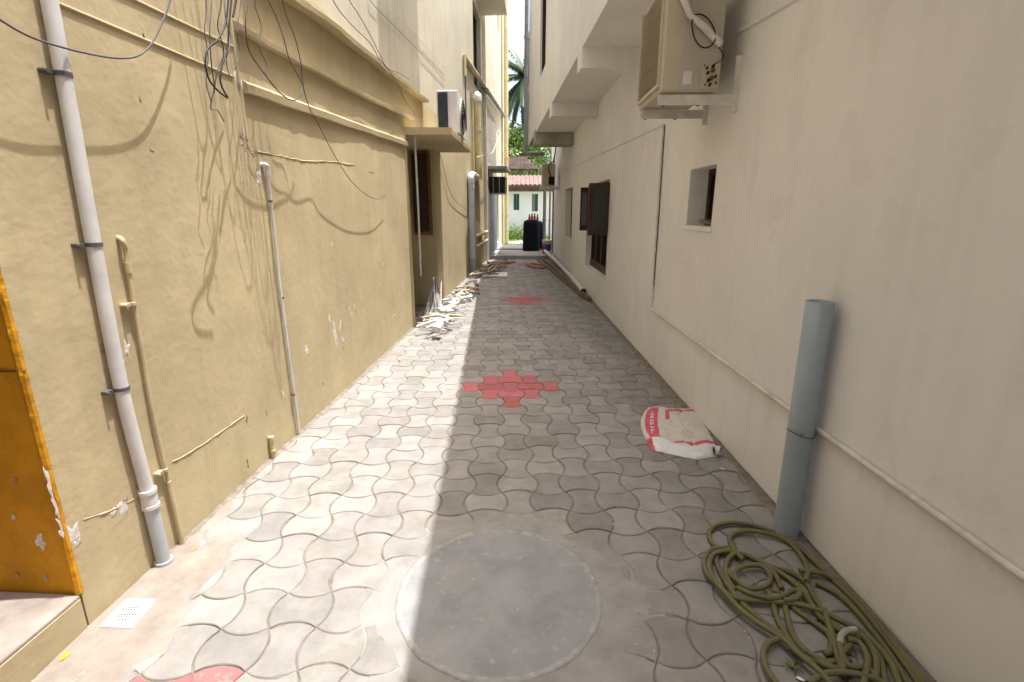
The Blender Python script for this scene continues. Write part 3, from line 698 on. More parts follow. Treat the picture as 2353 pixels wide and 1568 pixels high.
# right side: the blue-grey open pipe
pc = gp(1815, 1222); pc.x = min(pc.x, RF.pt(RF.uY(pc.y), 0).x - .075)
pc.y = 2.13
ztop = yp(1900, 694, pc.y).z
t = thing('standpipe', 'thick open ended blue grey pipe standing against the right wall by the coiled hose', 'pipe', (pc.x, pc.y, 0))
b = MB(); r_ = .055; seg = 28; tilt = Vector((.0, .01, 0))
rs = []
for (rr, z) in ((r_, -.02), (r_, ztop * .5), (r_, ztop), (r_ - .004, ztop), (r_ - .0045, ztop - .4)):
    rs.append([Vector((pc.x + rr * math.cos(2 * math.pi * k / seg), pc.y + rr * math.sin(2 * math.pi * k / seg), z)) + tilt * (z / ztop) for k in range(seg)])
b.rings(rs, True, False); b.build('pipe', M['pvc_blue'], t)
zw = yp(1850, 992, pc.y).z
b = MB(); rs = [Vector((pc.x + (r_ + .003) * math.cos(a), pc.y + (r_ + .003) * math.sin(a), zw + .008 * math.sin(a * 2 + 1))) for a in [2 * math.pi * k / 30 for k in range(31)]]
b.tube(rs, .0022, 5); b.tube([rs[20], rs[20] + Vector((-.01, -.012, .012)), rs[20] + Vector((.004, -.02, .02))], .002, 5); b.build('wire_tie', M['rust'], t)
# white conduit along the right wall
t = thing('wall_conduit', 'slim painted conduit running level along the right wall then straight up', 'conduit', RF.pt(3.5, .55))
uv = 3.52
b = MB(); P_ = [RF.pt(-3, .545, .012), RF.pt(1.2, .546, .012), RF.pt(uv - .08, .556, .012), RF.pt(uv - .02, .565, .012), RF.pt(uv, .60, .012), RF.pt(uv, 1.4, .012), RF.pt(uv + .02, 2.23, .012)]
b.tube(P_[:2] + catmull(P_[2:5], 4) + P_[5:], .0125, 10); b.build('pipe', M['bracket'], t)
b = MB(); b.tube([RF.pt(uv - .015, .78, .008), RF.pt(uv - .02, 1.5, .008), RF.pt(uv - .005, 2.22, .008)], .004, 6); b.build('wire', M['cable_grey'], t)
t = thing('sloping_conduit', 'pale conduit climbing slightly along the right wall under the jutting storey', 'conduit', RF.pt(7, 2.3))
b = MB(); a0 = RF.hit(1523, 288); a1 = RF.hit(1292, 396)
b.tube([RF.pt(a0[0], a0[1], .006), RF.pt((a0[0] + a1[0]) / 2, (a0[1] + a1[1]) / 2 + .01, .006), RF.pt(a1[0], a1[1], .006)], .011, 8); b.build('pipe', M['beige'], t)
t = thing('upper_conduit', 'beige conduit rising along the right wall behind the near air conditioner', 'conduit', RF.pt(1, 2.5))
b = MB(); a0 = RF.hit(1840, -8); a1 = RF.hit(1700, 74)
b.tube([RF.pt(a0[0] - .6, a0[1] - .01, .006), RF.pt(a0[0], a0[1], .006), RF.pt(a1[0], a1[1], .006)], .012, 8); b.build('pipe', M['beige'], t)
# vertical pipes at the far end of the jutting storey
for (px, Y, r_, z0, m, lab) in ((1209, 14.3, .055, 3.0, 'pvc_old', 'thick dull grey downpipe dropping past the far end of the jutting storey'), (1219, 13.9, .035, 3.15, 'bracket', 'pale thin pipe beside the thick grey downpipe on the jutting storey')):
    c = yp(px, 200, Y); b = MB(); b.tube([(c.x, Y, z0), (c.x, Y, 6), (c.x, Y, 6.7 if r_ > .05 else 6.9)], r_, 14)
    for z in (3.5, 4.6, 5.7): b.tube([(c.x, Y, z - .03), (c.x, Y, z + .03)], r_ * 1.25, 14)
    if r_ > .05: b.tube(catmull([(c.x, Y, z0 + .05), (c.x, Y, z0 - .03), (c.x + .12, Y, z0 - .08), (c.x + .5, Y, z0 - .08)], 5), r_, 12)
    mono(b, 'downpipe', M[m], lab, 'drainpipe')
for (px, Y, r_, z0, z1, m, lab) in ((1251, 17.6, .055, .1, 3.0, 'pvc_old', 'dark grey post-like pipe right of the black tank'), (1263, 16.9, .03, .1, 3.0, 'pvc_cream', 'thin cream pipe behind the paint bucket'), (1270, 16.5, .022, .1, 3.0, 'board_red', 'thin rusty orange pipe in the corner behind the paint bucket')):
    c = yp(px, 500, Y); b = MB(); b.tube([(c.x, Y, z0), (c.x, Y, z1)], r_, 12)
    b.tube([(c.x, Y, 1.1), (c.x, Y, 1.16)], r_ * 1.3, 12)
    mono(b, 'downpipe', M[m], lab, 'drainpipe')

# ------------------------------------------------------------ air conditioners
# near one on the right wall
YN, YF = 3.35, 3.98
xl = yp(1525, 120, YN).x; xr = yp(1660, 120, YN).x; zb = yp(1540, 213, YN).z + .004; zt = zb + .62
t = thing('air_conditioner', 'aged cream outdoor air conditioner with slatted grille on brackets high on the near right wall', 'air conditioner', ((xl + xr) / 2, YN, zb))
b = MB(); b.box((xl, YN, zb), (xr, YF, zt)); b.build('casing', M['ac'], t, bevel=.012)
b = MB(); b.box((xl + .105, YN - .004, zb + .012), (xr - .004, YN + .02, zt - .02)); b.build('side_panel', M['ac_side'], t, bevel=.002)
b = MB(); b.box((xl - .006, YN + .05, zb + .05), (xl + .002, YF - .03, zt - .03)); o = b.build('grille', M['slat'], t)
b = MB(); ns = 30
for k in range(ns):
    z = zb + .055 + (zt - zb - .09) * k / ns
    b.hexa([(xl - .013, YN + .05, z), (xl - .005, YN + .05, z + .003), (xl - .005, YF - .03, z + .003), (xl - .013, YF - .03, z), (xl - .013, YN + .05, z + .004), (xl - .005, YN + .05, z + .007), (xl - .005, YF - .03, z + .007), (xl - .013, YF - .03, z + .004)])
b.build('louvre', M['ac'], o)
b = MB(); b.box((xl - .017, YN + .035, zb + .035), (xl, YN + .05, zt - .01)); b.box((xl - .017, YF - .03, zb + .035), (xl, YF - .015, zt - .01)); b.box((xl - .017, YN + .05, zb + .035), (xl, YF - .03, zb + .05)); b.build('grille_frame', M['ac'], o)
b = MB(); b.box((xr - .115, YN - .010, zb + .015), (xr - .006, YN - .004, zb + .155)); o = b.build('valve_plate', M['ac'], t)
b = MB()
for (dx, dz, s) in ((-.085, .125, .012), (-.05, .135, .018), (-.078, .10, .014), (-.07, .06, .018), (-.06, .035, .016), (-.03, .08, .014), (-.09, .035, .008), (-.025, .045, .01), (-.1, .14, .006)):
    b.obox((xr + dx, YN - .0125, zb + dz), (s, 0, s * .3), (0, .006, 0), (s * .2, 0, s * 1.2))
b.build('valve_opening', M['dark'], o)
b = MB(); b.tube([(xr - .055, YN - .03, zb + .07), (xr - .055, YN - .004, zb + .07)], .012, 10); b.tube([(xr - .05, YN - .03, zb + .11), (xr - .05, YN - .004, zb + .11)], .010, 10); b.build('valve', M['rust'], o)
b = MB(); b.box((xl + .125, YN - .0055, zb + .04), (xl + .175, YN - .004, zb + .11)); b.build('sticker', M['bracket'], t)
a0, a1, a2, a3 = yp(1560, -30, YN - .03), yp(1585, 35, YN - .03), yp(1620, 65, YN - .03), yp(1656, 103, YN - .02)
b = MB(); b.tube([a0, a1, a2, a3], [.020, .018, .020, .022], 12); b.build('insulated_pipe', M['bracket'], t)
P_ = [yp(x, y, YN - .04) for x, y in ((1592, 40), (1590, 60), (1597, 90), (1612, 108), (1630, 108), (1643, 92), (1640, 65), (1625, 42), (1608, 33), (1590, 36))]
b = MB(); b.tube(catmull(P_, 6), .0045, 8)
b.tube(catmull([yp(1650, 105, YN - .02), yp(1662, 128, YN - .03), yp(1655, 140, YN - .03), yp(1638, 150, YN - .02)], 5), .003, 6); b.build('cable_loop', M['black'], t)
# brackets
t2 = thing('wall_bracket', 'white painted steel brackets carrying the near air conditioner on the right wall', 'bracket', RF.pt(RF.uY(3.4), zb - .1))
for Y0, arm in ((YN + .045, True), (YF - .10, True)):
    xw = RF.pt(RF.uY(Y0), 0).x
    b = MB(); b.box((xl - .01, Y0 - .02, zb - .07), (xw + .001, Y0 - .016, zb - .012)); b.box((xl - .01, Y0 - .016, zb - .016), (xw + .001, Y0 + .022, zb - .012)); b.build('arm', M['bracket'], t2)
    b = MB(); b.box((xw - .006, Y0 - .022, zb - .11), (xw + .006, Y0 + .02, zb + .20)); b.box((xw - .035, Y0 - .022, zb - .11), (xw - .006, Y0 - .018, zb + .20)); b.build('rail', M['bracket'], t2)
    for x in (xl + .03, xl + .24):
        b = MB(); b.tube([(x, Y0, zb - .075), (x, Y0, zb - .01)], .006, 6); b.box((x - .012, Y0 - .012, zb - .068), (x + .012, Y0 + .012, zb - .058))
        b.build('bolt', M['rust'], t2)

# left one on its concrete shelf
s0, s1 = zp0, zp1 = (6.47, 8.75), None
zsl = 2.36
sl = MB(); xo = lambda Y: -.885
wa, wb = LF.pt(LF.uY(6.42), 0).x, LF.pt(LF.uY(8.62), 0).x
n = 14; rs = []
for k in range(n):
    t_ = k / (n - 1); Y = 6.42 + (8.62 - 6.42) * t_
    xw = LF.pt(LF.uY(Y), 0).x; xo_ = -.905 + .012 * vnoise((Y, 1, 0), 2)
    z0_ = zsl + .018 * t_ ; z1_ = zsl + .075 + .012 * t_
    xi = xw - .30 if Y < 8.05 else xw - .05
    rs.append([Vector((xi, Y, z0_)), Vector((xo_, Y, z0_ - .004)), Vector((xo_ + .006, Y, z1_)), Vector((xi, Y, z1_ + .01))])
sl.rings(rs, True, True, False); sl.build('unit_shelf', M['cream'], LB, bevel=.008)['label'] = 'concrete shelf slab carrying the air conditioner'
x0, x1 = yp(1003, 250, 7.05).x, yp(1052, 250, 7.05).x
zb2, zt2 = zsl + .10, yp(1020, 207, 7.05).z
t = thing('air_conditioner', 'white outdoor air conditioner with dark fins on the concrete shelf over the left alcove', 'air conditioner', ((x0 + x1) / 2, 7.05, zb2))
b = MB(); b.box((x0, 7.05, zb2), (x1, 7.85, zt2)); b.build('casing', M['ac_white'], t, bevel=.015)
xf0, xf1 = yp(1005, 250, 7.04).x + .01, yp(1029, 250, 7.04).x
b = MB(); b.box((xf0, 7.03, zb2 + .02), (xf1, 7.048, zt2 - .03)); o = b.build('fin_panel', M['fin'], t)
b = MB()
for k in range(18):
    x = xf0 + (xf1 - xf0) * (k + .5) / 18; b.box((x - .0015, 7.024, zb2 + .025), (x + .0015, 7.03, zt2 - .035))
b.build('fins', M['fin'], o)
b = MB(); b.tube([(x1 - .001, 7.45, (zb2 + zt2) / 2), (x1 + .02, 7.45, (zb2 + zt2) / 2)], [.23, .22], 24); o = b.build('fan_grille', M['ac_side'], t)
b = MB()
for k in range(5): 
    r_ = .04 + .042 * k
    b.tube([(x1 + .023, 7.45 + r_ * math.cos(a), (zb2 + zt2) / 2 + r_ * math.sin(a)) for a in [2 * math.pi * q_ / 24 for q_ in range(25)]], .004, 5)
b.build('grille_rings', M['dark'], o)
for Y in (7.12, 7.72):
    b = MB(); b.box((x0 + .02, Y - .03, zsl + .075), (x1 - .02, Y + .03, zb2 + .002)); b.build('foot', M['dark'], t)
# far right one
YQ = 14.6; x0, x1 = yp(1246, 400, YQ).x, yp(1276, 400, YQ).x; z0, z1 = yp(1260, 428, YQ).z, yp(1260, 376, YQ).z
t = thing('air_conditioner', 'old grimy outdoor air conditioner far down the right wall above the tank', 'air conditioner', ((x0 + x1) / 2, YQ, z0))
b = MB(); b.box((x0, YQ, z0), (x1, YQ + .8, z1)); b.build('casing', M['ac'], t, bevel=.012)
b = MB(); b.box((x1 - .18, YQ - .012, z0 + .03), (x1 - .02, YQ - .002, z0 + .25)); b.build('valve_plate', M['dark'], t)
b = MB(); b.tube(catmull([(x1 - .1, YQ - .03, z0 + .2), (x1 - .2, YQ - .05, z1 - .1), (x1 - .05, YQ - .04, z1 + .1), (x1 + .02, YQ, z1 + .6)], 6), .014, 8); b.build('insulated_pipe', M['black'], t)
t = thing('wall_bracket', 'pale steel bracket under the grimy far air conditioner on the right', 'bracket', (x1, YQ, z0 - .07))
for Y in (YQ, YQ + .72):
    b = MB(); b.box((x0 - .06, Y - .02, z0 - .07), (x1 + .12, Y + .03, z0 - .004)); b.build('arm', M['bracket'], t)

# ------------------------------------------------------------ cables
def cable(pts, n, r_, m, lab, F=LF, grp=None, name='cable', sub=7):
    ns = n if isinstance(n, (list, tuple)) else [n] * len(pts)
    P_ = [F.p3(x, y, k) for (x, y), k in zip(pts, ns)]
    b = MB(); b.tube(catmull(P_, sub), r_, 6); return mono(b, name, M[m], lab, 'cable', grp)
c6 = lambda x, y: ((600 + x / 2.613) * .7979, (y / 2.613) * .7979)
cable([(-60, 0), (0, 46), (70, 85), (150, 111), (230, 129), (280, 134), (320, 127), (352, 95), (385, 20), (400, -40)], [.07, .068, .066, .064, .064, .064, .064, .064, .064, .064], .0036, 'cable_grey', 'single grey cable sagging across the thick drainpipe at the top left')
cable([(528, -60), (524, 10), (518, 55), (500, 92), (478, 112), (472, 145), (480, 182), (500, 208), (523, 226)], [.22] * 9, .0042, 'black', 'black cable looping down to a bare end left of the dangling bunch')
cable([(536, -60), (531, 10), (526, 60), (523, 110), (512, 145), (506, 178), (510, 200), (523, 224)], [.20] * 8, .0042, 'black', 'straighter black cable of the dangling bunch meeting the looped one at its end')
cable([(548, -60), (541, 5), (535, 40), (541, 12), (553, -60)], [.2] * 5, .0042, 'black', 'short black cable fold hanging at the top of the bunch')
cable([(492, -60), (486, 10), (482, 80), (486, 150), (492, 200), (484, 248), (500, 254), (515, 280)], [.15, .15, .14, .12, .1, .08, .04, .01], .0030, 'cable_lilac', 'thin faded cable hanging behind the black bunch onto the wall')
cable([(575, -60), (569, 0), (564, 60), (572, 115), (600, 160), (640, 210), (668, 230), (688, 224), (697, 195)], [.15, .15, .15, .14, .14, .13, .12, .12, .12], .0036, 'cable_grey', 'dark grey cable swinging in a low curve across the two lower ledges')
cable([(640, -50), c6(555, 0), c6(590, 130), c6(650, 280), c6(695, 470), c6(712, 640), c6(760, 810), c6(830, 940), c6(900, 1080), c6(990, 1240), c6(1080, 1370), c6(1180, 1460), c6(1270, 1500), c6(1340, 1470)], [.16, .16, .16, .15, .15, .14, .12, .1, .1, .09, .08, .07, .06, .05], .0030, 'cable_grey', 'long thin cable falling past the ledges and curling up below them')
cable([(600, -40), c6(450, 0), c6(510, 130), c6(570, 300), c6(610, 450), c6(680, 580), c6(712, 650)], [.18, .18, .17, .16, .15, .14, .14], .0030, 'cable_grey', 'thin cable crossing the top ledge to join the long falling one')
cable([(740, -40), c6(935, 0), c6(1000, 100), c6(1100, 210), c6(1220, 330), c6(1290, 450), c6(1370, 545), c6(1430, 650), c6(1490, 770), c6(1570, 885)], [.15, .15, .14, .14, .13, .13, .12, .11, .10, .08], .0034, 'cable_grey', 'dark cable running down over the ledges towards the left air conditioner')
cable([(795, -40), c6(1060, 0), c6(1130, 110), c6(1220, 270), c6(1290, 410), c6(1345, 510), c6(1440, 555), c6(1510, 600)], [.17, .17, .16, .15, .14, .13, .12, .10], .0034, 'cable_grey', 'dark cable crossing the one beside it and kinking away in front of the shaded band')
cable([(850, -10), c6(1250, 45), c6(1550, 350), c6(1780, 610)], .02, .0035, 'cable_grey', 'thin cable clipped flat to the upper wall above the left air conditioner')
cable([c6(1340, 60), c6(1560, 270), c6(1780, 520)], .02, .003, 'pvc_cream', 'thin cream cable running beside the clipped dark one on the upper wall')
cable([(1138, 290), (1146, 310), (1140, 330), (1132, 350), (1122, 356), (1108, 358), (1095, 362)], .25, .010, 'cable_white', 'crinkled white tube hanging on the far grey wall', name='flex_tube')
cable([(1008, 345), (1018, 380), (1030, 430), (1045, 460), (1076, 486)], .03, .004, 'cable_grey', 'thin cable trailing from under the shelf to the grey downpipe')
for k, (pts, n0, m, lab) in enumerate((
    ([(470, -60), (474, 20), (470, 70), (478, 130), (474, 190), (486, 236)], .13, 'cable_grey', 'thin grey wire hanging leftmost in the tangle at the top left'),
    ([(505, -60), (508, 10), (500, 60), (514, 120), (498, 170), (492, 214)], .17, 'black', 'short black wire between the looped cables of the tangle'),
    ([(520, -60), (517, 30), (530, 90), (520, 140), (528, 176)], .19, 'cable_lilac', 'faded wire in the middle of the tangle ending above the lowest ledge'),
    ([(556, -60), (552, 20), (544, 70), (550, 120), (540, 160)], .12, 'cable_grey', 'grey wire hanging beside the plaster bead at the ledge ends'),
    ([(590, -60), (586, 10), (600, 60), (596, 110), (612, 150), (604, 182)], .10, 'cable_grey', 'short grey wire dangling in front of the middle ledge'))):
    cable(pts, n0, .0026, m, lab)
# dense bunch higher up: it hangs above the picture and throws the striped shadows
for k in range(15):
    u0 = 1.22 + .035 * k * random.uniform(.6, 1.2) + random.uniform(-.1, .1); n0 = .12 + .024 * k
    low = 2.62 + .05 * math.sin(k * 2.1) + .10 * (k % 3); w = random.uniform(.02, .16)
    P_ = [LF.pt(u0 - w, 4.6, n0 * .6), LF.pt(u0 - w * .8, 3.8, n0), LF.pt(u0 - w * .5, low + .35, n0 + .04), LF.pt(u0, low, n0 + .05), LF.pt(u0 + w * .5, low + .3, n0 + .04), LF.pt(u0 + w * .8, 3.7, n0), LF.pt(u0 + w, 4.6, n0 * .6)]
    P_ = [q_ + Vector((0, random.uniform(-.03, .03), 0)) for q_ in P_]
    b = MB(); b.tube(catmull(P_, 6), .0029, 6); mono(b, 'cable', M['black'], 'black cable in the thick bunch hanging down the left wall from the upper floor', 'cable', 'cables bunched above the picture on the left wall')

# ------------------------------------------------------------ far end of the lane
b = MB(); Yp = 15.6
b.box((-1.25, Yp, -.04), (1.2, 20.1, .11)); b.build('platform', M['conc'], bevel=.008, kind='structure')
b = MB(); b.box((-1.1, 17.9, .112), (1.2, 20.0, .15)); b.build('platform_slab', M['conc'], bevel=.008, kind='structure')
b = MB(); b.add([(-14, 20.2, -.03), (14, 20.2, -.03), (14, 29, -.03), (-14, 29, -.03)], [(0, 1, 2, 3)]); b.build('lawn', M['grass'], kind='structure')
b = MB(); b.add([(-9, 23.2, -.024), (9, 22.9, -.024), (9, 25.0, -.024), (-9, 25.3, -.024)], [(0, 1, 2, 3)]); b.build('path', M['pathm'], kind='structure')
gb = MB()
for k in range(2600):
    x = random.uniform(-2.2, 1.2); y = random.choice((random.uniform(20.3, 22.8), random.uniform(25.4, 28.3)))
    h = random.uniform(.04, .16) * (1.8 if y > 27 else 1); a = random.uniform(0, 6.28); w = .012
    d = Vector((math.cos(a) * w, math.sin(a) * w, 0)); c = Vector((x, y, -.03))
    gb.add([c - d, c + d, c + Vector((random.uniform(-.05, .05), random.uniform(-.05, .05), h))], [(0, 1, 2)])
o = gb.build('grass', M['grass']); o['kind'] = 'stuff'; o['label'] = 'sunlit tufts of grass on the lawn beyond the lane'; o['category'] = 'grass'
# tank, barrel, bottles, bucket
tc_ = yp(1222, 570, 17.3); 
t = thing('water_tank', 'black plastic tank standing on the concrete platform at the end of the lane', 'tank', (tc_.x, 17.3, .11))
xa, xb = yp(1201, 540, 17.3).x, yp(1241, 540, 17.3).x; ztk = yp(1220, 508, 17.3).z
b = MB(); rs = []
for (z, s) in ((.11, 1.0), (.16, 1.03), (.5, 1.0), (ztk - .08, .93), (ztk - .02, .88), (ztk, .80)):
    cx_ = (xa + xb) / 2; w = (xb - xa) / 2 * s; dd = .3 * s; r_ = []
    for k in range(32):
        a = 2 * math.pi * k / 32; ca, sa = math.cos(a), math.sin(a); e = .62
        r_.append(Vector((cx_ + w * math.copysign(abs(ca) ** e, ca), 17.6 + dd * math.copysign(abs(sa) ** e, sa), z)))
    rs.append(r_)
b.rings(rs); b.build('body', M['tank'], t)
b = MB(); b.lathe(((xa + xb) / 2, 17.6, ztk - .01), ((.2, 0), (.2, .03), (.16, .04)), 20); b.build('lid', M['tank'], t)
t = thing('barrel', 'round dark barrel half hidden behind the right of the black tank', 'barrel', (xb + .05, 18.2, .15))
b = MB(); b.lathe((xb - .10, 18.1, .15), ((.27, 0), (.31, .05), (.33, .3), (.32, .6), (.28, .80), (.18, .92), (.12, .94)), 28); b.build('body', M['tank'], t)
b = MB(); b.lathe((xb - .10, 18.1, .15), ((.334, .28), (.342, .30), (.334, .32)), 28); b.build('hoop', M['tank'], t)
proto = None
labs = ['leftmost of the four red bottles on the black tank', 'second red bottle from the left on the black tank', 'third red bottle from the left on the black tank', 'rightmost of the four red bottles on the black tank']
for k, px in enumerate((1216.5, 1222.5, 1228.5, 1235)):
    c = yp(px, 505, 17.45); c.z = ztk + .032 if abs(k - 1.5) < 1 else ztk + .001
    if k in (0, 3): c.z = ztk - .001
    if proto is None:
        proto = thing('bottle', labs[k], 'bottle', c, 'red bottles on the tank'); pinv = proto.matrix_basis.inverted()
        b = MB(); b.lathe(c, ((.034, 0), (.040, .02), (.040, .11), (.02, .15), (.015, .16)), 14); p1 = b.build('body', M['red'], proto)
        b = MB(); b.lathe(c, ((.022, .15), (.022, .21)), 12); p2 = b.build('cap', M['dark'], proto)
    else:
        r_ = proto.copy(); scene.collection.objects.link(r_); r_.location = c; r_['label'] = labs[k]
        for ch in (p1, p2):
            q_ = ch.copy(); scene.collection.objects.link(q_); q_.parent = r_; q_.matrix_parent_inverse = pinv
bc = yp(1266, 575, 16.6); bc.x = min(bc.x, RF.pt(RF.uY(16.6), 0).x - .19)
t = thing('paint_bucket', 'white paint bucket with a blue label beside the tank on the right', 'bucket', (bc.x, 16.6, .11))
b = MB(); b.lathe((bc.x, 16.6, .11), ((.12, 0), (.15, .36), (.157, .362), (.157, .385), (.15, .39)), 24); b.build('body', M['bucket'], t)
b = MB(); b.lathe((bc.x, 16.6, .11), ((.1305, .08), (.1475, .28)), 24, caps=False); b.build('label_band', M['blue'], t)
b = MB(); b.lathe((bc.x, 16.6, .11), ((.16, .385), (.16, .41), (.15, .415)), 24); b.build('lid', M['bucket'], t)
rc = yp(1250, 575, 16.4)
t = thing('red_can', 'small red plastic can between the black tank and the paint bucket', 'can', (rc.x, 16.4, .11))
b = MB(); b.box((rc.x - .05, 16.36, .11), (rc.x + .05, 16.48, .36)); b.build('body', M['red'], t, bevel=.02)
b = MB(); b.tube([(rc.x, 16.42, .355), (rc.x, 16.42, .40)], .02, 10); b.build('cap', M['dark'], t)
for k, (px, py, s) in enumerate(((1258, 535, .07), (1262, 520, .06), (1269, 528, .08))):
    pass
# white pipe and timbers along the right
def zg(px, py, z): return gp(px, py, z)
b = MB(); P_ = [gp(1252, 577, .20), gp(1280, 603, .11), gp(1312, 636, .065), gp(1352, 670, .06)]
P_[-1].x = min(P_[-1].x, RF.pt(RF.uY(P_[-1].y), 0).x - .065)
r_ = .052; b.tube(catmull(P_, 6), r_, 18, caps=False)
e = catmull(P_, 6); d_ = (e[-1] - e[-2]).normalized()
b.tube([e[-1], e[-1] - d_ * .3], r_ - .004, 18, caps=True, mi=1)
mono(b, 'loose_pipe', [M['pvc'], M['dark']], 'long white plastic pipe lying along the foot of the right wall', 'pipe')
for k, (a, c, w, h, m, lab) in enumerate((((1238, 597), (1366, 686), .10, .035, 'board', 'long dark timber lying beside the white pipe, nearest the lane'), ((1248, 596), (1374, 690), .07, .06, 'board', 'thick timber between the white pipe and the outer timber'), ((1256, 600), (1340, 662), .06, .025, 'branch', 'pale split batten tucked against the white pipe'))):
    A, B = gp(*a, h / 2 + .002 + .002 * k), gp(*c, h / 2 + .002 + .002 * k)
    B.x = min(B.x, RF.pt(RF.uY(B.y), 0).x - w * .7 - .01)
    b = MB(); n = 14; rs = []; D = (B - A); S = Vector((D.y, -D.x, 0)).normalized()
    for q_ in range(n):
        t_ = q_ / (n - 1); c_ = A + D * t_ + S * .02 * vnoise((t_ * 3, k, 0), 1.2); w_ = w * (1 + .12 * vnoise((t_ * 6, k, 2), 1))
        rs.append([c_ - S * w_ / 2 - Vector((0, 0, h / 2)), c_ + S * w_ / 2 - Vector((0, 0, h / 2)), c_ + S * w_ / 2 + Vector((0, 0, h / 2)), c_ - S * w_ / 2 + Vector((0, 0, h / 2))])
    b.rings(rs, True, True, False); mono(b, 'timber', M[m], lab, 'timber', 'timbers along the right wall', bevel=.004)
for k, (a, c) in enumerate((((1212, 609), (1250, 615)), ((1214, 613), (1252, 617)), ((1222, 605), (1246, 608)))):
    A, B = gp(*a, .02 + .004 * k), gp(*c, .02 + .004 * k); D = B - A; S = Vector((D.y, -D.x, 0)).normalized() * .09
    b = MB(); b.obox((A + B) / 2, D, S, Vector((0, 0, .03)))
    mono(b, 'short_board', M['board_red' if k < 2 else 'branch'], ['short reddish board on the paving before the platform', 'reddish board lying in front of the other short ones', 'palest short board nearest the platform'][k], 'board', 'short boards before the platform', bevel=.004)
q = [gp(*p_, .0) for p_ in ((1107, 638), (1165, 638), (1166, 628.7), (1110, 628.7))]
b = MB(); b.hexa([v + Vector((0, 0, .002)) for v in q] + [v + Vector((0, 0, .03)) for v in q])
mono(b, 'flat_board', M['bracket'], 'flat whitish board lying across the paving near the branches', 'board', bevel=.003)

# branches
random.seed(21)
n_b = 46
for k in range(n_b):
    px = random.uniform(1098, 1160); py = 628 - (px - 1098) * .42 + random.uniform(-6, 5)
    c = gp(px, py, .04 + random.uniform(0, .16) * (1 - abs(px - 1128) / 60))
    lw_ = LF.pt(LF.uY(c.y), 0).x + .08
    c.x = max(c.x, lw_ + .1)
    a = random.gauss(1.0, .55); L_ = random.uniform(.35, 1.0); d = Vector((math.cos(a) * .55, math.sin(a), random.uniform(-.12, .14))).normalized()
    P_ = [c - d * L_ / 2, c + Vector((random.uniform(-.04, .04), random.uniform(-.04, .04), random.uniform(-.02, .04))), c + d * L_ / 2]
    for q_ in P_: q_.z = max(.022, q_.z); q_.x = max(q_.x, lw_)
    b = MB(); r0 = random.uniform(.014, .034); P2 = catmull(P_, 4)
    b.tube(P2, [r0 * (1 - .4 * i_ / len(P2)) for i_ in range(len(P2))], 8)
    if random.random() < .5:
        m_ = P2[len(P2) // 2]; b.tube([m_, m_ + Vector((random.uniform(-.1, .15), random.uniform(-.1, .1), random.uniform(.02, .1)))], [r0 * .6, r0 * .3], 6)
    mono(b, 'dry_branch', M['branch'], 'dry cut branch in the brown heap at the foot of the left wall', 'branch', 'cut branches heaped by the left wall')
# metal and plastic tubes leaning in the alcove
random.seed(5)
for k in range(15):
    a = Vector((-1.40 + .02 * k + random.uniform(-.02, .02), 6.50 + random.uniform(-.02, .35), .02 + random.uniform(0, .05)))
    e_ = Vector((-1.46 + .006 * k + random.uniform(-.03, .03), 7.95 + random.uniform(-.25, .1), .20 + random.uniform(0, .28)))
    if k == 11: a = Vector((-1.17, 6.75, .02)); e_ = Vector((-1.345, 8.0, .56))
    r_ = random.choice((.010, .013, .016, .020)); b = MB()
    m_ = 'pvc' if k % 3 == 0 else ('steel' if k % 3 == 1 else 'ac_side')
    P_ = [a, (a + e_) / 2 + Vector((0, 0, .01)), e_]; b.tube(P_, r_, 10)
    d_ = (a - e_).normalized(); b.tube([a + d_ * .001, a + d_ * .0015], r_ * .75, 10, mi=1)
    lab = 'tallest tube of the bundle leaning in the alcove' if k == 11 else ('white plastic tube in the bundle leaning in the left alcove' if m_ == 'pvc' else ('dull metal tube in the bundle leaning in the left alcove' if m_ == 'steel' else 'greyish painted tube in the bundle leaning in the left alcove'))
    mono(b, 'loose_tube', [M[m_], M['dark']], lab, 'tube', 'tubes leaning in the alcove')
# junk heap
t = thing('switch_box', 'white metal box with a square black hole in the junk heap by the left wall', 'box', gp(1022, 733))
c = gp(1022, 738); X = Vector((.20, .05, 0)); Yv = Vector((-.03, .12, .10)); Zv = X.cross(Yv).normalized() * .05
b = MB(); b.obox(c + Vector((0, 0, .075)), X, Yv, Zv); b.build('box', M['white'], t, bevel=.004)
b = MB(); b.obox(c + Vector((0, 0, .075)) + Zv * .53, X * .5, Yv * .55, Zv * .06); b.obox(c + Vector((0, 0, .075)) + Zv * .53 + X * .35 - Yv * .36, X * .12, Yv * .14, Zv * .06); b.build('hole', M['dark'], t)
random.seed(11)
kinds = [('pvc', 'white plastic offcut'), ('chip', 'pale plaster lump'), ('pvc', 'white plastic offcut'), ('chip', 'pale plaster lump'), ('cable_white', 'crooked white strip'), ('pvc_cream', 'cream pipe offcut'), ('steel', 'short metal rod'), ('board', 'brown wood scrap')]
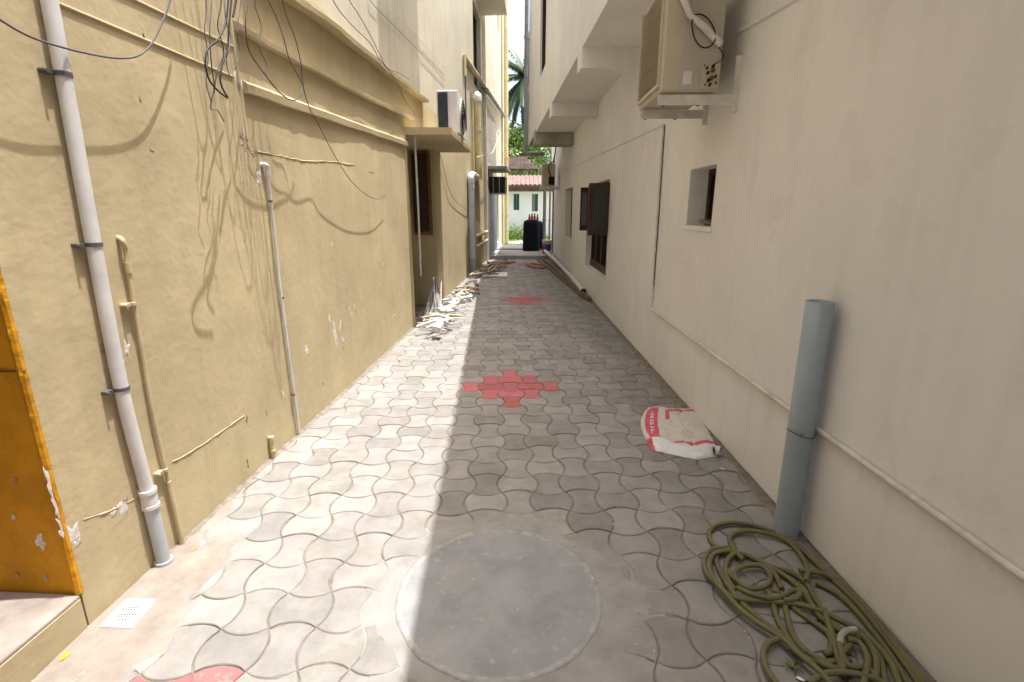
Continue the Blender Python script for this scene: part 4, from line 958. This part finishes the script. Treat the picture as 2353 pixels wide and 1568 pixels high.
for k in range(100):
    t_ = random.random() ** 1.2; px = 998 + 92 * t_; base = 742 - (px - 985) * .95
    py = base + random.uniform(2, 26) * (1 - .3 * t_)
    c = gp(px, py, .02 + random.uniform(0, .15) * (1 - t_ * .6)); lx = LF.pt(LF.uY(c.y), 0).x + .05; c.x = max(c.x, lx + .05)
    m_, nm = random.choice(kinds); b = MB(); a = random.uniform(0, 3.14)
    if m_ == 'chip':
        for _ in range(random.randint(1, 3)):
            s = random.uniform(.035, .095); o_ = Vector((random.uniform(-.05, .05), random.uniform(-.05, .05), 0))
            b.obox(c + o_, Vector((math.cos(a), math.sin(a), .2)) * s * 1.5, Vector((-math.sin(a), math.cos(a), .1)) * s, Vector((0, -.1, 1)) * s * .7)
        nm2 = 'plaster_lump'
    else:
        L_ = random.uniform(.16, .6); d = Vector((math.cos(a), math.sin(a), random.uniform(-.05, .12)))
        P_ = [c - d * L_ / 2, c + Vector((0, 0, random.uniform(0, .03))), c + d * L_ / 2]
        for q_ in P_: q_.z = max(.014, q_.z); q_.x = max(q_.x, lx)
        b.tube(catmull(P_, 3), {'steel': .006, 'cable_white': .008}.get(m_, random.uniform(.010, .022)), 7)
        nm2 = {'pvc': 'pipe_offcut', 'cable_white': 'plastic_strip', 'pvc_cream': 'pipe_offcut', 'steel': 'metal_rod', 'board': 'wood_scrap'}[m_]
    mono(b, nm2, M[m_], nm + ' in the sunlit junk heap spilling along the left wall', 'debris', nm + 's in the junk heap')
b = MB(); b.tube([gp(1048, 690, .05), gp(1064, 672, .09)], .045, 14)
mono(b, 'cardboard_tube', M['pvc_yellow'], 'short fat yellowish roll on top of the junk heap', 'roll')
b = MB(); b.tube([gp(1088, 706 - 20, .02), gp(1076, 660, .04)], .008, 8); mono(b, 'metal_rod', M['cable_grey'], 'single dark rod pointing out of the junk heap onto the paving', 'rod')

# ------------------------------------------------------------ cement bag
# outline corners measured on the ground, in order round the bag; a lofted soft sheet with a folded lower edge
tl, tr, rr_, br = gp(1491, 937), gp(1603, 942), gp(1652, 1026), gp(1650, 1050)
bl, ll, bm = gp(1497, 1036), gp(1472, 970), gp(1600, 1058)
def bagpt(s, t_):
    """s across left to right, t from near edge to far edge"""
    near = bl.lerp(bm, s / .8) if s < .8 else bm.lerp(br, (s - .8) / .2)
    far = tl.lerp(tr, s)
    pm = near.lerp(far, t_)
    bul = math.sin(math.pi * t_)
    if s < .5: pm = pm + (ll - bl.lerp(tl, .55)) * bul * (1 - s * 2) ** 2
    else: pm = pm + (rr_ - br.lerp(tr, .2)) * bul * .6 * (s * 2 - 1) ** 2
    return pm
NS, NT = 110, 84; vs = []; fs = []; mi = []
for j in range(NT + 1):
    for i in range(NS + 1):
        s, t_ = i / NS, j / NT; p_ = bagpt(s, t_)
        e = min(s, 1 - s, t_, 1 - t_)
        h = .026 * min(1, (e / .08)) ** .5
        h += .012 * vnoise((s * 3, t_ * 3, 1), 1.6) + .006 * vnoise((s, t_ * 2, 3), 8) 
        cr = abs(vnoise((s * 2 + t_, t_ * 2, 5), 2.1)); h -= .010 * max(0, 1 - cr * 7) * min(1, e / .08)
        h += .018 * max(0, 1 - abs(t_ - .17) * 10) * (1 - .5 * s)       # fold ridge
        vs.append((p_.x, p_.y, max(.003, h)))
def inband(s, t_):
    wob = .012 * vnoise((s * 6, t_ * 6, 0), 1)
    if t_ < .15 + .02 * math.sin(s * 9): 
        if s < .07: return 2
        return 1
    if .045 + wob < s < .21 + wob + .03 * max(0, .4 - t_) and t_ < .93:
        # a column of worn lettering runs along the middle of the band
        if .105 < s < .155 and .28 < t_ < .85:
            ph = (t_ - .28) / .57 * 11; f = ph - int(ph); q_ = int(ph); ss = (s - .105) / .05
            if f < .72 and ((q_ % 3 == 0 and (f < .2 or ss < .3)) or (q_ % 3 == 1 and (f < .22 or f > .5)) or (q_ % 3 == 2 and (abs(ss - f) < .3 or ss > .75))): return 1
        return 2
    top = .86 + .05 * math.sin((s - .35) * 4.5)
    if .33 < s < .92 and top - .035 - .10 * max(0, .55 - s) < t_ < top + .03: return 2
    if .33 < s < .40 and .66 < t_ < .86: return 2
    if s > .42 and .155 < t_ < .185 + .16 * max(0, s - .5): return 2
    if s > .55 and .20 < t_ < .215: return 0
    d = math.hypot((s - .68) / .10, (t_ - .38) / .06)
    if .85 < d < 1.05 or (d < .6 and int(s * 120) % 3 == 0): return 3
    return 0
for j in range(NT):
    for i in range(NS):
        a = j * (NS + 1) + i; fs.append((a, a + 1, a + NS + 2, a + NS + 1)); mi.append(inband((i + .5) / NS, (j + .5) / NT))
b = MB(); b.v = vs; b.f = fs; b.sm = [True] * len(fs); b.mi = mi
# skirt to the ground closes the underside
rim = [i for i in range(NS + 1)] + [j * (NS + 1) + NS for j in range(1, NT + 1)] + [NT * (NS + 1) + i for i in range(NS - 1, -1, -1)] + [j * (NS + 1) for j in range(NT - 1, 0, -1)]
base = [(vs[k][0], vs[k][1], .0015) for k in rim]; top = [vs[k] for k in rim]; n = len(rim)
b.add(top + base, [(k, n + k, n + (k + 1) % n, (k + 1) % n) for k in range(n)], True, 1); b.add(base, [tuple(range(n))], False, 1)
t = thing('cement_bag', 'crumpled empty white cement bag with red print lying against the right wall', 'bag', gp(1560, 1000))
b.build('sack', [M['bag'], M['bag_white'], M['bag_red'], M['bag_ink']], t)
b = MB(); c = gp(1651, 1036, .035); b.tube([c + Vector((-.03, 0, 0)), c, c + Vector((.012, -.012, .004))], [.028, .03, .026], 12, caps=False); b.tube([c + Vector((-.03, 0, 0)), c + Vector((.0, -.004, 0))], .024, 12, mi=1)
b.build('open_corner', [M['bag_white'], M['dark']], t)

# ------------------------------------------------------------ hose
def hp(x, y, z): return gp((1900 + x / 2.243) * .7979, (1300 + y / 2.243) * .7979, z)
S_ = [
 [(335, 590), (320, 530), (360, 482), (450, 462), (560, 470), (680, 505), (800, 555), (900, 620), (1000, 710), (1120, 830), (1250, 960), (1380, 1110), (1500, 1260), (1620, 1420), (1720, 1580)][::-1] + [(335, 590), (420, 640), (560, 670), (700, 740), (850, 790), (950, 860), (1010, 960), (1080, 1060), (1200, 1180), (1330, 1220), (1420, 1330), (1450, 1450), (1480, 1580)][1:],
 [(540, 700), (490, 650), (462, 605), (452, 560), (500, 525), (600, 515), (750, 545), (850, 600), (930, 700), (955, 770), (945, 840)],
 [(440, 622), (340, 635), (288, 700), (300, 780), (370, 860), (450, 930), (560, 962), (700, 970), (900, 990), (1060, 1040), (1180, 1100), (1300, 1160), (1400, 1250), (1500, 1380), (1570, 1580)],
 [(450, 640), (350, 664), (318, 740), (350, 830), (430, 920), (500, 1000), (620, 1100), (780, 1200), (900, 1310), (1040, 1430), (1160, 1580)],
 [(400, 650), (365, 710), (400, 800), (470, 910), (560, 1010), (700, 1130), (850, 1230), (1000, 1340), (1120, 1400), (1300, 1400)],
 [(480, 900), (430, 800), (435, 710), (480, 665), (560, 670), (660, 715), (740, 790), (790, 890)],
 [(500, 840), (485, 780), (550, 740), (650, 740), (710, 790), (705, 850), (640, 885), (560, 880), (480, 820), (440, 770)],
 [(500, 880), (600, 925), (720, 950), (800, 935), (850, 905), (905, 905), (880, 950), (800, 965)],
 [(700, 905), (722, 960), (735, 1015), (760, 1090), (820, 1190), (880, 1280), (980, 1350), (1100, 1370), (1230, 1350)],
 [(790, 915), (806, 975), (820, 1050), (850, 1160), (920, 1270), (1040, 1350), (1150, 1420), (1250, 1500), (1300, 1590)],
 [(770, 1212), (700, 1240), (668, 1310), (690, 1400), (740, 1480), (820, 1580)],
 [(960, 1500), (1060, 1440), (1180, 1430), (1320, 1450), (1430, 1490), (1500, 1580)],
 [(1010, 850), (1150, 920), (1250, 1010), (1350, 1130), (1450, 1270), (1560, 1430), (1640, 1590)],
 [(900, 770), (1000, 780), (1100, 810), (1250, 920), (1380, 1060), (1480, 1200), (1600, 1350), (1740, 1560)],
 [(1062, 1020), (1080, 1080), (1120, 1200), (1150, 1330), (1195, 1430)],
 [(1210, 1210), (1290, 1240), (1340, 1330), (1330, 1440), (1290, 1580)],
 [(830, 975), (890, 1040), (1000, 1110), (1100, 1190), (1100, 1290), (1060, 1310)],
 [(700, 745), (800, 800), (900, 880), (980, 990), (1040, 1070), (1150, 1150), (1290, 1180), (1380, 1290), (1400, 1420), (1360, 1580)],
 [(1230, 1250), (1180, 1310), (1230, 1390), (1330, 1400), (1400, 1470), (1420, 1590)],
]
b = MB(); random.seed(3)
for k, pl in enumerate(S_):
    z0 = .012 + .007 * (k % 4); n = len(pl)
    P_ = []
    for i_, (x, y) in enumerate(pl):
        v = hp(x, y, z0 + .006 * math.sin(i_ * 1.3 + k)); P_.append(v)
    last = P_[-1]
    if pl[-1][1] > 1545: 
        d_ = (P_[-1] - P_[-2]).normalized(); P_.append(last + d_ * .12 + Vector((-.01, 0, 0)))
    for q_ in P_:
        q_.z = max(.0105, q_.z); q_.x = min(q_.x, RF.pt(RF.uY(q_.y), 0).x - .02)
    b.tube(catmull(P_, 8), .0108, 10)
t = thing('garden_hose', 'coiled olive green hose dumped in long loops at the foot of the right wall', 'hose', hp(900, 900, 0))
b.build('coil', M['hose'], t)
b = MB(); P_ = [hp(1262, 1150, .042), hp(1205, 1160, .048), hp(1170, 1195, .045), hp(1162, 1240, .04)]
b.tube(catmull(P_, 6), .0105, 10); b.build('bleached_bend', M['hose_end'], t)['label'] = 'bleached whitish bend of the hose'
b = MB(); P_ = [hp(1162, 1240, .04), hp(1175, 1310, .034), hp(1185, 1380, .03), hp(1195, 1450, .026)]; b.tube(catmull(P_, 6), .0098, 10); b.build('short_run', M['hose'], t)

# ------------------------------------------------------------ litter
def leafy(px, py, s, m, lab, name='fallen_leaf', z=.004, cat='leaf'):
    c = gp(px, py, z); a = random.uniform(0, 6.28); b = MB(); pts = []
    for k in range(9):
        q_ = 2 * math.pi * k / 9; rr = s * (1 + .35 * random.uniform(-1, 1)); x_, y_ = math.cos(q_) * rr, math.sin(q_) * rr * .5
        pts.append(c + Vector((x_ * math.cos(a) - y_ * math.sin(a), x_ * math.sin(a) + y_ * math.cos(a), random.uniform(0, s * .5))))
    b.add(pts + [v - Vector((0, 0, .0015)) for v in pts], [tuple(range(9)), tuple(range(17, 8, -1))] + [(k, 9 + k, 9 + (k + 1) % 9, (k + 1) % 9) for k in range(9)])
    mono(b, name, M[m], lab, cat)
leafy(445, 1265, .011, 'yellow_leaf', 'tiny yellow leaf on the paving at the foot of the cream pipe')
leafy(150, 1510, .016, 'yellow_leaf', 'yellow leaf beside the stoop near the bottom left corner')
leafy(1523, 1072, .010, 'yellow_leaf', 'small yellow leaf just below the cement bag')
leafy(1468, 1410, .006, 'yellow_leaf', 'speck of yellow leaf right of the manhole cover')
leafy(1780, 1358, .015, 'board_red', 'curled brown leaf lying inside the hose loops')
leafy(1660, 1078, .012, 'flake', 'crumpled white paper scrap near the cement bag', 'paper_scrap', cat='paper')
leafy(1838, 1562, .014, 'flake', 'white scrap at the bottom edge beside the hose', 'paper_scrap', cat='paper')
for k, (px, py) in enumerate(((1190, 1400), (1143, 1293), (1455, 1303), (1478, 1348), (1490, 1394), (1460, 1480), (1503, 1496), (1362, 1328), (970, 1516), (1318, 1253), (1525, 1165), (1722, 1467), (1712, 1450), (1410, 1205))):
    c = gp(px, py, .009); b = MB(); s = random.uniform(.0022, .004); b.obox(c, (s * 1.4, s * .4, 0), (-s * .3, s, 0), (0, 0, s * .8))
    mono(b, 'plaster_crumb', M['flake'], 'tiny white crumb on the shaded paving around the manhole cover', 'crumb', 'white crumbs on the paving')
# dark weed tuft by hose
b = MB()
for k in range(7):
    c = hp(860, 1400, .003); a = k * .9; b.tube([c, c + Vector((.02 * math.cos(a), .02 * math.sin(a), .012)), c + Vector((.04 * math.cos(a), .04 * math.sin(a), .006))], [.002, .003, .0005], 5)
mono(b, 'weed', M['leaf'], 'small green weed sprouting between pavers beside the hose', 'weed')

# ------------------------------------------------------------ white house, canopy, trees
WH = thing('white_house', 'low white house with green shutters and faded roof beyond the end of the lane', 'house', (0, 29, 0))
Yh = 28.6; zt = yp(1200, 428, Yh).z
b = MB()
def hole(px0, px1, py0, py1): return (yp(px0, 480, Yh).x, yp(px1, 480, Yh).x, yp(px0, py1, Yh).z, yp(px0, py0, Yh).z, .15)
HF = Frame((-9, Yh), (7, Yh), -1); h1 = hole(1180, 1193, 446, 483); h2 = hole(1222, 1236, 446, 486)
h1 = (h1[0] + 9, h1[1] + 9, *h1[2:]); h2 = (h2[0] + 9, h2[1] + 9, *h2[2:])
wall_mesh(HF, 0, 16, -.05, zt, [h1, h2], 6, b); b.build('wall', M['whitewash'], WH)
for (h_, ms) in ((h1, ('green_paint', 'green_paint')), (h2, ('grey_paint', 'green_paint'))):
    mid = (h_[0] + h_[1]) / 2
    for (ua, ub, m) in ((h_[0], mid - .01, ms[0]), (mid + .01, h_[1], ms[1])):
        b = MB(); b.fbox(HF, ua, ub, h_[2], h_[3], -.14, -.08); o = b.build('window_shutter', M[m], WH)
        sl_ = MB()
        for k in range(9):
            z = h_[2] + (h_[3] - h_[2]) * (k + .5) / 9; sl_.fbox(HF, ua + .03, ub - .03, z - .01, z + .02, -.079, -.07)
        sl_.build('slat', M[m], o)
zr0 = zt + .01
b = MB(); b.hexa([(-9.5, Yh - .5, zr0 - .06), (7.5, Yh - .5, zr0 - .06), (7.5, Yh + 3, zr0 + .62), (-9.5, Yh + 3, zr0 + .62), (-9.5, Yh - .5, zr0 + .04), (7.5, Yh - .5, zr0 + .04), (7.5, Yh + 3, zr0 + .72), (-9.5, Yh + 3, zr0 + .72)])
for k in range(70): b.tube([(-9.4 + k * .24, Yh - .52, zr0 + .03), (-9.4 + k * .24, Yh + 3, zr0 + .71)], .06, 6)
b.build('roof', M['roof_pink'], WH)
b = MB(); b.box((-9, Yh - .06, zt - .28), (7, Yh - .003, zt - .02)); b.build('fascia_board', M['roof_pink'], WH)
# tiled canopy
t = thing('tiled_canopy', 'dark clay tiled canopy jutting across the far end of the lane', 'roof', (-.6, 24.5, 3.5))
b = MB(); Yc = 24.3
for r_ in range(4):
    z_ = yp(1200, 391 - r_ * 8, Yc).z; xR = yp(1241 - r_ * 7, 380, Yc).x; xL = -2.2
    n = int((xR - xL) / .16)
    for k in range(n):
        x = xL + k * .16; y0 = Yc + r_ * .35
        b.hexa([(x, y0, z_), (x + .15, y0, z_ + .005), (x + .15, y0 + .45, z_ + .20), (x, y0 + .45, z_ + .195), (x, y0, z_ + .05), (x + .15, y0, z_ + .055), (x + .15, y0 + .45, z_ + .27), (x, y0 + .45, z_ + .265)])
b.build('tiles', M['tile_dark'], t)
b = MB(); z_ = yp(1200, 391, Yc).z; xR = yp(1238, 380, Yc).x
for k in range(5): b.box((-2.2, Yc + .1 + k * .35, z_ - .06 + k * .19), (xR - k * .1, Yc + .16 + k * .35, z_ - .01 + k * .19))
b.build('batten', M['board'], t)
b = MB(); b.box((-1.9, Yc + .1, -.04), (-1.8, Yc + .2, z_ - .05)); b.build('post', M['board'], t)

def tree(x, y, zc, rx, rz, n, m, lab, seed, trunk=.18, grp='leafy trees beyond the white house'):
    random.seed(seed); t = thing('tree', lab, 'tree', (x, y, -.05), grp)
    b = MB(); cl = []
    for k in range(26):
        a = random.uniform(0, 6.28); q_ = random.uniform(-1, 1); r_ = random.uniform(.35, 1)
        cl.append((Vector((x + math.cos(a) * rx * r_ * math.sqrt(1 - q_ * q_), y + math.sin(a) * rx * r_ * math.sqrt(1 - q_ * q_), zc + q_ * rz * r_)), random.uniform(.3, .55) * rx * .8))
    for k in range(n):
        c, rad = random.choice(cl); d = Vector((random.gauss(0, 1), random.gauss(0, 1), random.gauss(0, 1))).normalized() * rad * random.uniform(.5, 1) ** .5
        p_ = c + d; s = random.uniform(.06, .14); nrm = (d.normalized() + Vector((random.uniform(-.8, .8), random.uniform(-.8, .8), random.uniform(-.2, 1)))).normalized()
        u_ = nrm.orthogonal().normalized(); u_ = Matrix.Rotation(random.uniform(0, 6.28), 3, nrm) @ u_; v_ = nrm.cross(u_)
        b.add([p_ - u_ * s, p_ + v_ * s * .45, p_ + u_ * s, p_ - v_ * s * .45], [(0, 1, 2, 3)])
    b.build('crown', M[m], t)
    b = MB(); b.tube([(x, y, -.05), (x + .1, y, zc * .4), (x, y, zc)], [trunk, trunk * .7, trunk * .3], 8)
    for k in range(6):
        c, _ = cl[k]; b.tube([(x + .05, y, zc * .45), ((x + c.x) / 2, (y + c.y) / 2, (zc * .5 + c.z) / 2 + .3), tuple(c)], [trunk * .5, trunk * .3, .02], 6)
    b.build('trunk', M['bark'], t)
tree(-1.6, 37, 5.4, 2.6, 2.2, 9000, 'leaf2', 'bright yellow green tree rising left above the tiled canopy', 31)
tree(1.2, 36, 4.6, 2.6, 2.0, 9000, 'leaf', 'leafy green tree right of centre above the tiled canopy', 32)
tree(-5.0, 40, 5.5, 3.2, 2.6, 7000, 'leaf', 'leafy tree behind the left end of the white house', 33)
tree(5.2, 40, 5.0, 3.2, 2.6, 7000, 'leaf2', 'leafy tree behind the right end of the white house', 34)
# shrubs against the white house
for k, (px, py, r_, lab) in enumerate(((1180, 530, .45, 'grey green shrub at the left foot of the white house'), (1192, 538, .35, 'low shrub in front of the white house wall beside the tank'))):
    c = yp(px, py, 27.6); t = thing('shrub', lab, 'shrub', (c.x, 27.6, -.03)); b = MB(); random.seed(50 + k)
    for q_ in range(900):
        d = Vector((random.gauss(0, .5), random.gauss(0, .4), abs(random.gauss(0, .45)))) * r_; p_ = Vector((c.x, 27.6, 0)) + d * 1.4; s = .05
        u_ = Vector((random.uniform(-1, 1), random.uniform(-1, 1), random.uniform(-1, 1))).normalized(); v_ = u_.orthogonal().normalized()
        b.add([p_ - u_ * s, p_ + v_ * s * .5, p_ + u_ * s, p_ - v_ * s * .5], [(0, 1, 2, 3)])
    b.build('foliage', M['leaf'], t)
    b = MB(); b.tube([(c.x, 27.6, -.03), (c.x + .03, 27.6, .2)], .015, 6); b.build('stem', M['bark'], t)
# coconut palm
random.seed(9)
Yt = 38.0; pc_ = yp(1208, 178, Yt)
t = thing('palm_tree', 'tall coconut palm showing in the gap of sky between the buildings', 'palm', (pc_.x, Yt, -.05))
b = MB(); n = 14; b.tube([(pc_.x + 1.2 * (1 - k / n) ** 2, Yt, -.05 + (pc_.z + .05) * k / n) for k in range(n + 1)], [.19 - .06 * k / n for k in range(n + 1)], 12); b.build('trunk', M['bark'], t)
for k in range(24):
    az = k * 2.399 + random.uniform(-.2, .2); el = R(70 - k * 5.6 + random.uniform(-6, 6)); L_ = random.uniform(3.2, 4.2)
    d = Vector((math.cos(az) * math.cos(el), math.sin(az) * math.cos(el), math.sin(el))); P_ = []
    p_ = Vector((pc_.x, Yt, pc_.z)); st = L_ / 16
    for q_ in range(17):
        P_.append(p_.copy()); p_ = p_ + d * st; d = (d + Vector((0, 0, -.075))).normalized()
    b = MB(); b.tube(P_, [.03 - .025 * q_ / 16 for q_ in range(17)], 5, mi=1)
    for q_ in range(2, 64):
        f = q_ / 64 * 16; i_ = int(f); 
        if i_ >= 16: break
        a_ = P_[i_].lerp(P_[i_ + 1], f - i_); tn = (P_[i_ + 1] - P_[i_]).normalized(); sd_ = tn.cross(Vector((0, 0, 1)))
        sd_ = sd_.normalized() if sd_.length > .01 else Vector((1, 0, 0))
        for sg_ in (-1, 1):
            ln = .75 * math.sin(math.pi * min(1, .15 + .85 * q_ / 64)) ** .6 * random.uniform(.8, 1.1)
            e1 = a_ + (sd_ * sg_ * .75 + tn * .55 + Vector((0, 0, -.35))) * ln * .5; e2 = e1 + (sd_ * sg_ * .4 + tn * .4 + Vector((0, 0, -.9))) * ln * .5
            w = tn * .04
            b.add([a_ - w, a_ + w, e1 + w, e1 - w, e2], [(0, 1, 2, 3), (3, 2, 4)])
    b.build('frond', [M['palm'], M['palmrib']], t)
